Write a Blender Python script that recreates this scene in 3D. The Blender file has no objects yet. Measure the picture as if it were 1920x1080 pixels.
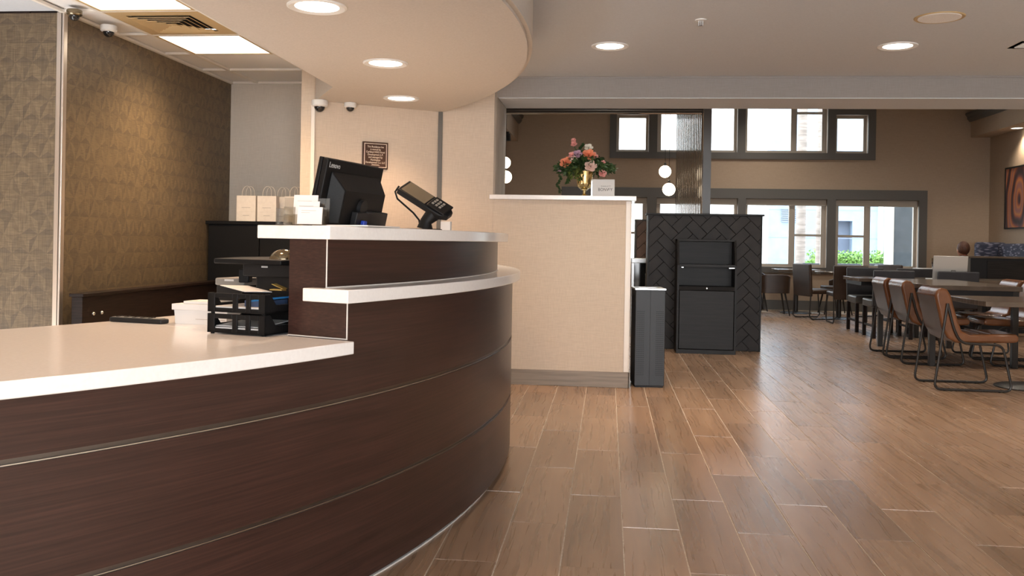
import bpy, bmesh, math, random
from mathutils import Vector, Matrix
random.seed(7)
S = bpy.context.scene
COL = S.collection
pi = math.pi
rad = math.radians

# ------------------------------------------------------------------ camera
cam = bpy.data.cameras.new('camera')
cam.sensor_width = 36.0
cam.lens = 31.875
cam.shift_y = -88 / 1920
cam.clip_end = 300
camo = bpy.data.objects.new('camera', cam)
COL.objects.link(camo)
YAW = math.atan(180 / 1700)
camo.matrix_world = (Matrix.Translation((0, 0, 1.14)) @ Matrix.Rotation(YAW, 4, 'Z')
                     @ Matrix.Rotation(pi / 2, 4, 'X') @ Matrix.Rotation(rad(1.0), 4, 'Z'))
S.camera = camo

# ------------------------------------------------------------------ exposure
S.view_settings.view_transform = 'Standard'
S.view_settings.look = 'None'
S.view_settings.gamma = 1
S.view_settings.use_curve_mapping = False
S.view_settings.exposure = 0.08
try:
    S.cycles.use_denoising = True
    S.cycles.max_bounces = 8
    S.cycles.diffuse_bounces = 5
    S.cycles.transparent_max_bounces = 12
    S.cycles.caustics_reflective = False
    S.cycles.caustics_refractive = False
    S.cycles.sample_clamp_indirect = 6
except Exception:
    pass

# ------------------------------------------------------------------ world: bright hazy sky
W = bpy.data.worlds.new('sky')
S.world = W
W.use_nodes = True
wn = W.node_tree.nodes
wl = W.node_tree.links
wn.clear()
wo = wn.new('ShaderNodeOutputWorld')
wb = wn.new('ShaderNodeBackground')
tc = wn.new('ShaderNodeTexCoord')
sx = wn.new('ShaderNodeSeparateXYZ')
rp = wn.new('ShaderNodeValToRGB')
rp.color_ramp.elements[0].position = 0.0
rp.color_ramp.elements[0].color = (1.0, 1.0, 1.0, 1)
rp.color_ramp.elements[1].position = 0.8
rp.color_ramp.elements[1].color = (0.62, 0.80, 1.0, 1)
wl.new(tc.outputs['Generated'], sx.inputs[0])
wl.new(sx.outputs['Z'], rp.inputs[0])
wl.new(rp.outputs[0], wb.inputs[0])
wb.inputs[1].default_value = 7.0
wl.new(wb.outputs[0], wo.inputs[0])


def lamp(name, kind, loc, energy, color, aim=None, **kw):
    l = bpy.data.lights.new(name, kind)
    l.energy = energy
    l.color = color
    for k, v in kw.items():
        setattr(l, k, v)
    o = bpy.data.objects.new(name, l)
    COL.objects.link(o)
    o.location = loc
    if aim is not None:
        d = Vector(aim) - Vector(loc)
        o.rotation_euler = d.to_track_quat('-Z', 'Y').to_euler()
    return o


WARM = (1.0, 0.83, 0.64)
SOFT = (1.0, 0.90, 0.78)
COOL = (0.92, 0.96, 1.0)
lamp('sun', 'SUN', (0, 0, 20), 2.6, (1, 0.95, 0.86), aim=(9.0, 9.0, 0), angle=rad(1.5))
# added soft fill lamp behind the camera, brightens the surfaces facing it
lamp('front_fill', 'AREA', (1.6, -4.8, 1.35), 300, COOL, aim=(0.4, 7, 1.2), shape='RECTANGLE', size=5.5, size_y=2.2)
# recessed cans (their fixtures are built below); (x, y, z, watts)
CANS = [(-1.306, 3.92, 2.14, 95), (-1.313, 5.2, 2.14, 95), (-1.52, 6.50, 2.14, 42),
        (-0.01, 6.065, 2.42, 100), (1.846, 6.11, 2.42, 100)]
# two more of the soffit row, above the frame
CANS += [(-1.30, 2.62, 2.14, 34), (-1.45, 1.45, 2.14, 26)]
for c in CANS:
    lamp('can_light', 'SPOT', c[:3], c[3], (1.0, 0.66, 0.42) if c[2] < 2.3 else WARM, aim=(c[0], c[1], 0), spot_size=rad(122), spot_blend=0.8, shadow_soft_size=0.07)
# the two square panels of the tiled ceiling
for y, e in ((4.715, 7), (5.935, 21)):
    lamp('panel_light', 'AREA', (-2.68, y, 2.432), e, (1.0, 0.70, 0.40), aim=(-2.68, y, 0), shape='SQUARE', size=0.55, spread=rad(118))
# further cans of the same lobby ceiling, out of the picture
for (x, y) in [(0.2, 0.2), (2.4, 1.2), (4.4, 3.5), (0.4, -2.4), (3.2, -2.4), (4.6, 6.1)]:
    lamp('lobby_can_light', 'SPOT', (x, y, 2.42), 140, SOFT, aim=(x, y, 0), spot_size=rad(118), spot_blend=0.8, shadow_soft_size=0.09)
for (x, y) in [(0.0, 9.0), (2.6, 9.4), (5.0, 10.0), (2.6, 12.6), (4.9, 13.2), (0.2, 13.2), (2.6, 15.2), (-1.0, 11.5)]:  # added spots without fixtures, to brighten the dining room
    lamp('dining_fill_light', 'SPOT', (x, y, 3.8), 125, SOFT, aim=(x, y, 0), spot_size=rad(150), spot_blend=0.9, shadow_soft_size=0.09)
# can in the bulkhead over the painting, cove light over the bulkhead
lamp('bulkhead_can_light', 'SPOT', (6.47, 15.26, 3.04), 45, WARM, aim=(6.52, 15.2, 0), spot_size=rad(120), spot_blend=0.8, shadow_soft_size=0.05)
lamp('cove_light', 'AREA', (6.40, 13.8, 3.62), 12, (1, 0.7, 0.3), aim=(6.2, 13.8, 5), shape='RECTANGLE', size=0.15, size_y=5.0)


# sky portals in the window openings of the dining room
def portal(x0, x1, z0, z1):
    l = lamp('window_daylight', 'AREA', ((x0 + x1) / 2, 16.85, (z0 + z1) / 2), 1, (1, 1, 1),
             aim=((x0 + x1) / 2, 0, (z0 + z1) / 2), shape='RECTANGLE', size=x1 - x0, size_y=z1 - z0)
    l.data.cycles.is_portal = True


LOWER = [(-0.71, 0.69), (0.86, 2.30), (2.44, 3.85), (4.0, 5.41)]
UPPER = [(0.12, 0.70, 3.474), (0.853, 2.273, 3.70), (2.413, 3.84, 3.70), (3.98, 4.53, 3.474)]
for a, b in LOWER:
    portal(a, b, 0.764, 1.975)
for a, b, t in UPPER:
    portal(a, b, 2.795, t)


# ------------------------------------------------------------------ materials
def mat(name, color, rough=0.6, metal=0.0, spec=0.5, coat=0.0, build=None):
    m = bpy.data.materials.new(name)
    m.use_nodes = True
    n = m.node_tree.nodes
    p = n['Principled BSDF']
    p.inputs['Base Color'].default_value = (*color, 1)
    p.inputs['Roughness'].default_value = rough
    p.inputs['Metallic'].default_value = metal
    p.inputs['Specular IOR Level'].default_value = spec
    p.inputs['Coat Weight'].default_value = coat
    p.inputs['Coat Roughness'].default_value = 0.08
    if build:
        build(m.node_tree, p)
    return m


def N(t, kind, **kw):
    n = t.nodes.new(kind)
    for k, v in kw.items():
        setattr(n, k, v)
    return n


def noise(t, scale=(1, 1, 1), s=1.0, detail=3.0, coord='Object', vec=None, rough=0.5):
    if vec is None:
        vec = N(t, 'ShaderNodeTexCoord').outputs[coord]
    mp = N(t, 'ShaderNodeMapping')
    mp.inputs['Scale'].default_value = scale
    t.links.new(vec, mp.inputs[0])
    nz = N(t, 'ShaderNodeTexNoise')
    nz.inputs['Scale'].default_value = s
    nz.inputs['Detail'].default_value = detail
    nz.inputs['Roughness'].default_value = rough
    t.links.new(mp.outputs[0], nz.inputs['Vector'])
    return nz.outputs['Fac']


def ramp(t, fac, stops):
    r = N(t, 'ShaderNodeValToRGB')
    e = r.color_ramp.elements
    while len(e) < len(stops):
        e.new(0.5)
    for i, (p, c) in enumerate(stops):
        e[i].position = p
        e[i].color = (*c, 1)
    t.links.new(fac, r.inputs[0])
    return r.outputs[0]


def bump(t, p, fac, strength=0.1, dist=0.01):
    b = N(t, 'ShaderNodeBump')
    b.inputs['Strength'].default_value = strength
    b.inputs['Distance'].default_value = dist
    t.links.new(fac, b.inputs['Height'])
    t.links.new(b.outputs[0], p.inputs['Normal'])


def mixf(t, a, b, f=0.5):
    m = N(t, 'ShaderNodeMath', operation='MULTIPLY_ADD')
    t.links.new(a, m.inputs[0])
    m.inputs[1].default_value = f
    m2 = N(t, 'ShaderNodeMath', operation='MULTIPLY')
    t.links.new(b, m2.inputs[0])
    m2.inputs[1].default_value = 1 - f
    t.links.new(m2.outputs[0], m.inputs[2])
    return m.outputs[0]


def speckle(c0, c1, scale, s=1.0, detail=3, bmp=0.0, lo=0.35, hi=0.65):
    def f(t, p):
        nz = noise(t, scale, s, detail)
        t.links.new(ramp(t, nz, [(lo, c0), (hi, c1)]), p.inputs['Base Color'])
        if bmp:
            bump(t, p, nz, bmp, 0.004)
    return f


def linen(c0, c1, b=0.08):
    def f(t, p):
        a = noise(t, (14, 14, 420), 1.0, 2)
        v = noise(t, (420, 420, 14), 1.0, 2)
        m = mixf(t, a, v, 0.5)
        t.links.new(ramp(t, m, [(0.36, c0), (0.64, c1)]), p.inputs['Base Color'])
        bump(t, p, m, b, 0.002)
    return f


def wenge(t, p):
    # grain runs along the curve: cylindrical coordinates about the desk's own centre
    co = N(t, 'ShaderNodeTexCoord').outputs['Object']
    s = N(t, 'ShaderNodeSeparateXYZ')
    t.links.new(co, s.inputs[0])
    at = N(t, 'ShaderNodeMath', operation='ARCTAN2')
    t.links.new(s.outputs['Y'], at.inputs[0])
    t.links.new(s.outputs['X'], at.inputs[1])
    ln = N(t, 'ShaderNodeVectorMath', operation='LENGTH')
    cb0 = N(t, 'ShaderNodeCombineXYZ')
    t.links.new(s.outputs['X'], cb0.inputs[0])
    t.links.new(s.outputs['Y'], cb0.inputs[1])
    t.links.new(cb0.outputs[0], ln.inputs[0])
    cb = N(t, 'ShaderNodeCombineXYZ')
    t.links.new(at.outputs[0], cb.inputs[0])
    t.links.new(ln.outputs['Value'], cb.inputs[1])
    t.links.new(s.outputs['Z'], cb.inputs[2])
    a = noise(t, (16, 40, 190), 1.0, 4, vec=cb.outputs[0])
    b = noise(t, (4, 6, 30), 1.0, 3, vec=cb.outputs[0])
    m = mixf(t, a, b, 0.65)
    t.links.new(ramp(t, m, [(0.34, (0.026, 0.0125, 0.010)), (0.5, (0.040, 0.0185, 0.0145)), (0.66, (0.058, 0.026, 0.020))]), p.inputs['Base Color'])
    bump(t, p, a, 0.03, 0.002)


def plank_wood(t, p):
    oi = N(t, 'ShaderNodeObjectInfo')
    co = N(t, 'ShaderNodeTexCoord').outputs['Object']
    loc = N(t, 'ShaderNodeVectorMath', operation='MULTIPLY')
    t.links.new(oi.outputs['Location'], loc.inputs[0])
    loc.inputs[1].default_value = (7.3, 3.1, 0)
    ad = N(t, 'ShaderNodeVectorMath', operation='ADD')
    t.links.new(co, ad.inputs[0])
    t.links.new(loc.outputs[0], ad.inputs[1])
    warp = noise(t, (3.0, 1.5, 1), 1.0, 2, vec=ad.outputs[0])
    wv = N(t, 'ShaderNodeVectorMath', operation='MULTIPLY_ADD')
    cb = N(t, 'ShaderNodeCombineXYZ')
    t.links.new(warp, cb.inputs[0])
    t.links.new(cb.outputs[0], wv.inputs[0])
    wv.inputs[1].default_value = (0.07, 0, 0)
    t.links.new(ad.outputs[0], wv.inputs[2])
    g = noise(t, (48, 1.1, 1), 1.0, 2, vec=wv.outputs[0], rough=0.45)
    b = noise(t, (9, 1.3, 1), 1.0, 3, vec=wv.outputs[0])
    m = mixf(t, g, b, 0.42)
    c = ramp(t, m, [(0.26, (0.235, 0.142, 0.086)), (0.40, (0.305, 0.187, 0.115)), (0.52, (0.36, 0.224, 0.140)), (0.68, (0.41, 0.262, 0.168))])
    hs = N(t, 'ShaderNodeHueSaturation')
    mr = N(t, 'ShaderNodeMapRange')
    mr.inputs['To Min'].default_value = 0.82
    mr.inputs['To Max'].default_value = 1.16
    t.links.new(oi.outputs['Random'], mr.inputs[0])
    t.links.new(mr.outputs[0], hs.inputs['Value'])
    t.links.new(c, hs.inputs['Color'])
    t.links.new(hs.outputs[0], p.inputs['Base Color'])
    rip = noise(t, (45, 3, 1), 1.0, 2, vec=wv.outputs[0])
    bump(t, p, mixf(t, rip, g, 0.6), 0.07, 0.0025)
    rr = N(t, 'ShaderNodeMapRange')
    rr.inputs['To Min'].default_value = 0.24
    rr.inputs['To Max'].default_value = 0.32
    t.links.new(g, rr.inputs[0])
    t.links.new(rr.outputs[0], p.inputs['Roughness'])


def leather(c0, c1):
    def f(t, p):
        a = noise(t, (9, 9, 9), 1.0, 3)
        b = noise(t, (260, 260, 260), 1.0, 2)
        t.links.new(ramp(t, a, [(0.3, c0), (0.7, c1)]), p.inputs['Base Color'])
        bump(t, p, b, 0.08, 0.002)
    return f


def hatch(c):
    # printed wallpaper facet: fine horizontal strokes
    def f(t, p):
        a = noise(t, (18, 18, 520), 1.0, 2)
        v = noise(t, (300, 300, 8), 1.0, 2)
        m = mixf(t, a, v, 0.6)
        lo = tuple(x * 0.66 for x in c)
        hi = tuple(x * 1.26 for x in c)
        t.links.new(ramp(t, m, [(0.36, lo), (0.64, hi)]), p.inputs['Base Color'])
    return f


def emis(name, color, strength):
    m = bpy.data.materials.new(name)
    m.use_nodes = True
    p = m.node_tree.nodes['Principled BSDF']
    p.inputs['Base Color'].default_value = (0.9, 0.9, 0.9, 1)
    p.inputs['Emission Color'].default_value = (*color, 1)
    p.inputs['Emission Strength'].default_value = strength
    return m


def glass(name, tint=(1, 1, 1), refl=0.08, rough=0.0):
    m = bpy.data.materials.new(name)
    m.use_nodes = True
    t = m.node_tree
    t.nodes.clear()
    o = N(t, 'ShaderNodeOutputMaterial')
    mx = N(t, 'ShaderNodeMixShader')
    tr = N(t, 'ShaderNodeBsdfTransparent')
    gl = N(t, 'ShaderNodeBsdfGlossy')
    tr.inputs[0].default_value = (*tint, 1)
    gl.inputs['Roughness'].default_value = rough
    mx.inputs[0].default_value = refl
    t.links.new(tr.outputs[0], mx.inputs[1])
    t.links.new(gl.outputs[0], mx.inputs[2])
    t.links.new(mx.outputs[0], o.inputs[0])
    return m


M = {}
M['quartz'] = mat('white_quartz', (0.85, 0.82, 0.80), 0.16, build=speckle((0.83, 0.80, 0.78), (0.87, 0.845, 0.825), (90, 90, 90), 1, 4, lo=0.3, hi=0.7))
M['wenge'] = mat('dark_wood_veneer', (0.035, 0.015, 0.011), 0.30, spec=0.45, build=wenge)
M['dark_wood'] = mat('espresso_wood', (0.02, 0.011, 0.009), 0.5, spec=0.2, build=speckle((0.009, 0.0055, 0.0045), (0.021, 0.0115, 0.009), (6, 6, 120), 1, 3))
M['chrome'] = mat('brushed_metal', (0.17, 0.16, 0.155), 0.30, 1.0)
M['bright_edge'] = mat('polished_edge', (0.75, 0.74, 0.72), 0.25, 1.0)
M['caulk'] = mat('white_caulk', (0.75, 0.72, 0.68), 0.5)
M['wall'] = mat('linen_wallcovering', (0.55, 0.45, 0.36), 0.85, build=linen((0.52, 0.425, 0.335), (0.62, 0.515, 0.415)))
M['wall_dine'] = mat('tan_linen_wallcovering', (0.41, 0.31, 0.225), 0.85, build=linen((0.38, 0.287, 0.207), (0.45, 0.342, 0.25)))
M['wall_grey'] = mat('grey_linen_wallcovering', (0.54, 0.49, 0.43), 0.85, build=linen((0.52, 0.47, 0.41), (0.60, 0.545, 0.48)))
M['beam'] = mat('greige_linen_wallcovering', (0.23, 0.21, 0.198), 0.85, build=linen((0.25, 0.23, 0.22), (0.29, 0.268, 0.256)))
M['soffit'] = mat('soffit_paint', (0.52, 0.475, 0.43), 0.9, build=speckle((0.50, 0.457, 0.413), (0.54, 0.493, 0.447), (90, 90, 90), 1, 3, 0.05))
M['ceil'] = mat('ceiling_paint', (0.54, 0.565, 0.60), 0.9, build=speckle((0.525, 0.55, 0.585), (0.555, 0.58, 0.615), (90, 90, 90), 1, 3, 0.05))
M['tile'] = mat('acoustic_tile', (0.76, 0.75, 0.74), 0.95, build=speckle((0.70, 0.69, 0.68), (0.80, 0.79, 0.78), (240, 240, 240), 1, 2, 0.15))
M['grid'] = mat('ceiling_grid_metal', (0.72, 0.68, 0.62), 0.5)
M['tan'] = mat('tan_finish', (0.46, 0.33, 0.17), 0.5)
M['black_gap'] = mat('duct_black', (0.012, 0.012, 0.012), 0.8)
M['white_plastic'] = mat('white_plastic', (0.75, 0.74, 0.72), 0.35)
M['smoke'] = mat('smoked_dome', (0.012, 0.012, 0.013), 0.06)
M['black_plastic'] = mat('black_plastic', (0.006, 0.006, 0.0065), 0.5, spec=0.18, build=speckle((0.005, 0.005, 0.0055), (0.008, 0.008, 0.0085), (300, 300, 300), 1, 2, 0.02))
M['matte_black'] = mat('matte_black_plastic', (0.009, 0.009, 0.010), 0.55, spec=0.35)
M['charcoal'] = mat('charcoal_steel', (0.020, 0.022, 0.026), 0.45, spec=0.4, build=speckle((0.018, 0.020, 0.024), (0.023, 0.025, 0.029), (200, 200, 200), 1, 2))
M['perf'] = mat('perforation_black', (0.003, 0.003, 0.004), 0.9)
M['steel'] = mat('satin_steel', (0.55, 0.55, 0.55), 0.33, 1.0)
M['corner'] = mat('pale_corner_guard', (0.74, 0.68, 0.62), 0.35)
M['alu'] = mat('aluminium_corner_guard', (0.55, 0.48, 0.42), 0.30, 0.8)
M['jamb'] = mat('grey_wood_trim', (0.30, 0.26, 0.22), 0.5, build=speckle((0.26, 0.225, 0.19), (0.34, 0.295, 0.25), (60, 60, 3), 1, 4, 0.05))
M['base'] = mat('grey_wood_baseboard', (0.22, 0.175, 0.135), 0.45, build=speckle((0.185, 0.145, 0.11), (0.26, 0.21, 0.165), (3, 3, 60), 1, 4, 0.05))
M['plank'] = mat('wood_look_tile', (0.25, 0.12, 0.055), 0.36, spec=0.85, build=plank_wood)
M['grout'] = mat('grout', (0.66, 0.57, 0.47), 0.9, build=speckle((0.56, 0.47, 0.38), (0.74, 0.65, 0.55), (50, 50, 50), 1, 3))
M['herring'] = mat('grey_herringbone_tile', (0.06, 0.055, 0.052), 0.5, spec=0.22, build=speckle((0.024, 0.020, 0.0185), (0.036, 0.030, 0.027), (9, 9, 9), 1, 4, 0.04))
M['herring_brown'] = mat('brown_herringbone_tile', (0.17, 0.10, 0.07), 0.45, build=speckle((0.14, 0.085, 0.058), (0.20, 0.12, 0.085), (9, 9, 9), 1, 4, 0.04))
M['mortar'] = mat('dark_mortar', (0.016, 0.015, 0.015), 0.9)
M['kiosk'] = mat('charcoal_laminate', (0.042, 0.040, 0.040), 0.45, spec=0.22, build=speckle((0.013, 0.0112, 0.0105), (0.021, 0.0185, 0.017), (4, 4, 70), 1, 4, 0.02))
M['rib'] = mat('ribbed_grey_metal', (0.46, 0.44, 0.425), 0.10, 0.95)
M['rib_dark'] = mat('ribbed_dark_wood', (0.045, 0.04, 0.037), 0.35)
M['casing'] = mat('grey_brown_casing', (0.10, 0.093, 0.083), 0.5)
M['sash'] = mat('beige_window_sash', (0.42, 0.37, 0.31), 0.45)
M['blind'] = mat('beige_blind_cassette', (0.38, 0.33, 0.27), 0.6)
M['pane'] = glass('window_glass', (0.97, 0.985, 0.99), 0.05)
M['acrylic'] = glass('clear_acrylic', (0.86, 0.84, 0.80), 0.12, 0.03)
M['globe'] = emis('opal_globe', (1.0, 0.84, 0.58), 9.0)
M['led'] = emis('can_diffuser', (1.0, 0.93, 0.80), 5.0)
M['panel'] = emis('light_panel_diffuser', (1.0, 0.90, 0.74), 3.5)
M['leather'] = mat('cognac_leather', (0.17, 0.066, 0.026), 0.24, build=leather((0.14, 0.054, 0.022), (0.20, 0.08, 0.033)))
M['leather_back'] = mat('brown_leather_back', (0.06, 0.034, 0.021), 0.36, build=leather((0.052, 0.030, 0.018), (0.070, 0.040, 0.025)))
M['brown_up'] = mat('brown_upholstery', (0.035, 0.018, 0.010), 0.42, build=leather((0.030, 0.016, 0.009), (0.044, 0.023, 0.013)))
M['dark_up'] = mat('charcoal_upholstery', (0.022, 0.022, 0.026), 0.55, build=leather((0.018, 0.018, 0.022), (0.028, 0.028, 0.033)))
M['grey_seat'] = mat('grey_leather_seat', (0.10, 0.098, 0.092), 0.35, build=leather((0.085, 0.083, 0.078), (0.118, 0.115, 0.108)))
M['frame'] = mat('gunmetal_frame', (0.045, 0.042, 0.040), 0.35, 0.6)
M['table'] = mat('grey_brown_tabletop', (0.12, 0.09, 0.068), 0.18, build=speckle((0.095, 0.07, 0.052), (0.15, 0.115, 0.088), (5, 70, 5), 1, 4, 0.01))
M['gold'] = mat('polished_gold', (0.84, 0.68, 0.34), 0.10, 1.0)
M['leaf'] = mat('dark_green_leaf', (0.035, 0.075, 0.022), 0.5, build=speckle((0.022, 0.05, 0.016), (0.06, 0.11, 0.03), (14, 14, 14), 1, 2))
M['olive'] = mat('olive_leaf', (0.10, 0.13, 0.025), 0.5)
M['coral'] = mat('coral_petal', (0.85, 0.30, 0.16), 0.6)
M['pink'] = mat('pink_petal', (0.80, 0.38, 0.34), 0.6)
M['blush'] = mat('blush_petal', (0.84, 0.60, 0.52), 0.6)
M['lilac'] = mat('lilac_petal', (0.52, 0.33, 0.43), 0.6)
M['white_petal'] = mat('white_petal', (0.80, 0.76, 0.66), 0.6)
M['paper'] = mat('white_paper', (0.70, 0.69, 0.68), 0.7)
M['bag'] = mat('cream_paper', (0.76, 0.66, 0.55), 0.75, build=speckle((0.80, 0.72, 0.64), (0.85, 0.77, 0.69), (30, 30, 30), 1, 3))
M['bag_cord'] = mat('paper_cord', (0.74, 0.66, 0.56), 0.8)
M['ink'] = mat('dark_ink', (0.03, 0.028, 0.026), 0.6)
M['pale_ink'] = mat('pale_ink', (0.48, 0.43, 0.38), 0.7)
M['plaque'] = mat('brown_plaque', (0.052, 0.022, 0.012), 0.35)
M['cream'] = mat('cream_print', (0.80, 0.70, 0.58), 0.5)
M['silver_ink'] = mat('silver_print', (0.55, 0.55, 0.55), 0.4)
M['screen'] = mat('dark_screen', (0.10, 0.085, 0.06), 0.12)
M['blue'] = mat('blue_plastic', (0.02, 0.06, 0.42), 0.4)
M['folder'] = mat('blue_card_folder', (0.05, 0.08, 0.16), 0.5)
M['sky_blue'] = mat('blue_card', (0.02, 0.16, 0.40), 0.5)
M['yellow'] = mat('yellow_notes', (0.75, 0.48, 0.12), 0.6)
M['grey_plastic'] = mat('grey_plastic', (0.20, 0.19, 0.175), 0.45)
M['bronze'] = mat('dark_chrome_shell', (0.22, 0.18, 0.12), 0.12, 0.9)
M['skin'] = mat('skin', (0.42, 0.20, 0.12), 0.6)
M['hair'] = mat('brown_hair', (0.07, 0.025, 0.012), 0.6, build=speckle((0.05, 0.018, 0.009), (0.10, 0.036, 0.017), (60, 60, 20), 1, 3, 0.2))
M['shirt'] = mat('rust_red_cloth', (0.13, 0.028, 0.015), 0.8)
M['trouser'] = mat('dark_cloth', (0.03, 0.03, 0.035), 0.8)
M['laptop'] = mat('silver_laptop_lid', (0.62, 0.60, 0.57), 0.34, 0.5)
M['render_blue'] = mat('blue_grey_render', (0.30, 0.37, 0.46), 0.9, build=speckle((0.215, 0.275, 0.345), (0.245, 0.305, 0.375), (3, 3, 3), 1, 3))
M['render_deep'] = mat('deep_blue_render', (0.19, 0.22, 0.28), 0.9)
M['render_white'] = mat('white_render', (0.85, 0.82, 0.76), 0.9)
M['pillar'] = mat('dark_slate_render', (0.036, 0.045, 0.052), 0.7, build=speckle((0.03, 0.039, 0.045), (0.045, 0.054, 0.062), (6, 6, 6), 1, 4))
M['paving'] = mat('pale_paving', (0.55, 0.52, 0.48), 0.9, build=speckle((0.50, 0.47, 0.43), (0.60, 0.57, 0.53), (2, 2, 2), 1, 4))
M['trunk'] = mat('palm_bark', (0.40, 0.34, 0.29), 0.9, build=speckle((0.20, 0.165, 0.14), (0.31, 0.26, 0.225), (3, 3, 22), 1, 3, 0.4))
M['hedge'] = mat('hedge_leaf', (0.20, 0.36, 0.08), 0.6, build=speckle((0.13, 0.26, 0.05), (0.28, 0.46, 0.12), (8, 8, 8), 1, 2))
M['patio'] = mat('patio_charcoal', (0.06, 0.065, 0.075), 0.6)
M['patio_grey'] = mat('patio_grey', (0.22, 0.215, 0.21), 0.7)
M['window_dark'] = mat('far_window_glass', (0.16, 0.22, 0.25), 0.1)


def booth_print(t, p):
    v = N(t, 'ShaderNodeTexVoronoi')
    mp = N(t, 'ShaderNodeMapping')
    mp.inputs['Scale'].default_value = (9, 9, 34)
    t.links.new(N(t, 'ShaderNodeTexCoord').outputs['Object'], mp.inputs[0])
    t.links.new(mp.outputs[0], v.inputs['Vector'])
    v.inputs['Scale'].default_value = 1.0
    t.links.new(ramp(t, v.outputs['Distance'], [(0.25, (0.20, 0.20, 0.26)), (0.45, (0.035, 0.04, 0.07))]), p.inputs['Base Color'])


M['booth'] = mat('navy_grey_patterned_fabric', (0.06, 0.06, 0.09), 0.8, build=booth_print)


def painting(t, p):
    co = N(t, 'ShaderNodeTexCoord').outputs['Object']
    w = N(t, 'ShaderNodeTexWave', wave_type='RINGS', rings_direction='X')
    mp = N(t, 'ShaderNodeMapping')
    mp.inputs['Scale'].default_value = (1, 1.5, 0.8)
    mp.inputs['Location'].default_value = (0, -0.45, 0.05)
    t.links.new(co, mp.inputs[0])
    t.links.new(mp.outputs[0], w.inputs['Vector'])
    w.inputs['Scale'].default_value = 0.9
    w.inputs['Distortion'].default_value = 6.0
    w.inputs['Detail'].default_value = 3
    w.inputs['Detail Scale'].default_value = 0.8
    t.links.new(ramp(t, w.outputs['Fac'], [(0.0, (0.035, 0.02, 0.022)), (0.25, (0.16, 0.055, 0.05)), (0.5, (0.42, 0.11, 0.035)), (0.75, (0.50, 0.20, 0.06)), (1.0, (0.30, 0.12, 0.11))]), p.inputs['Base Color'])


M['painting'] = mat('painted_canvas', (0.4, 0.12, 0.05), 0.6, build=painting)
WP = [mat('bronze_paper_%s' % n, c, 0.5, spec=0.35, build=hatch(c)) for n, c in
      (('light', (0.148, 0.108, 0.066)), ('mid', (0.130, 0.095, 0.059)), ('deep', (0.116, 0.086, 0.055)), ('dark', (0.104, 0.078, 0.052)))]


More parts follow.
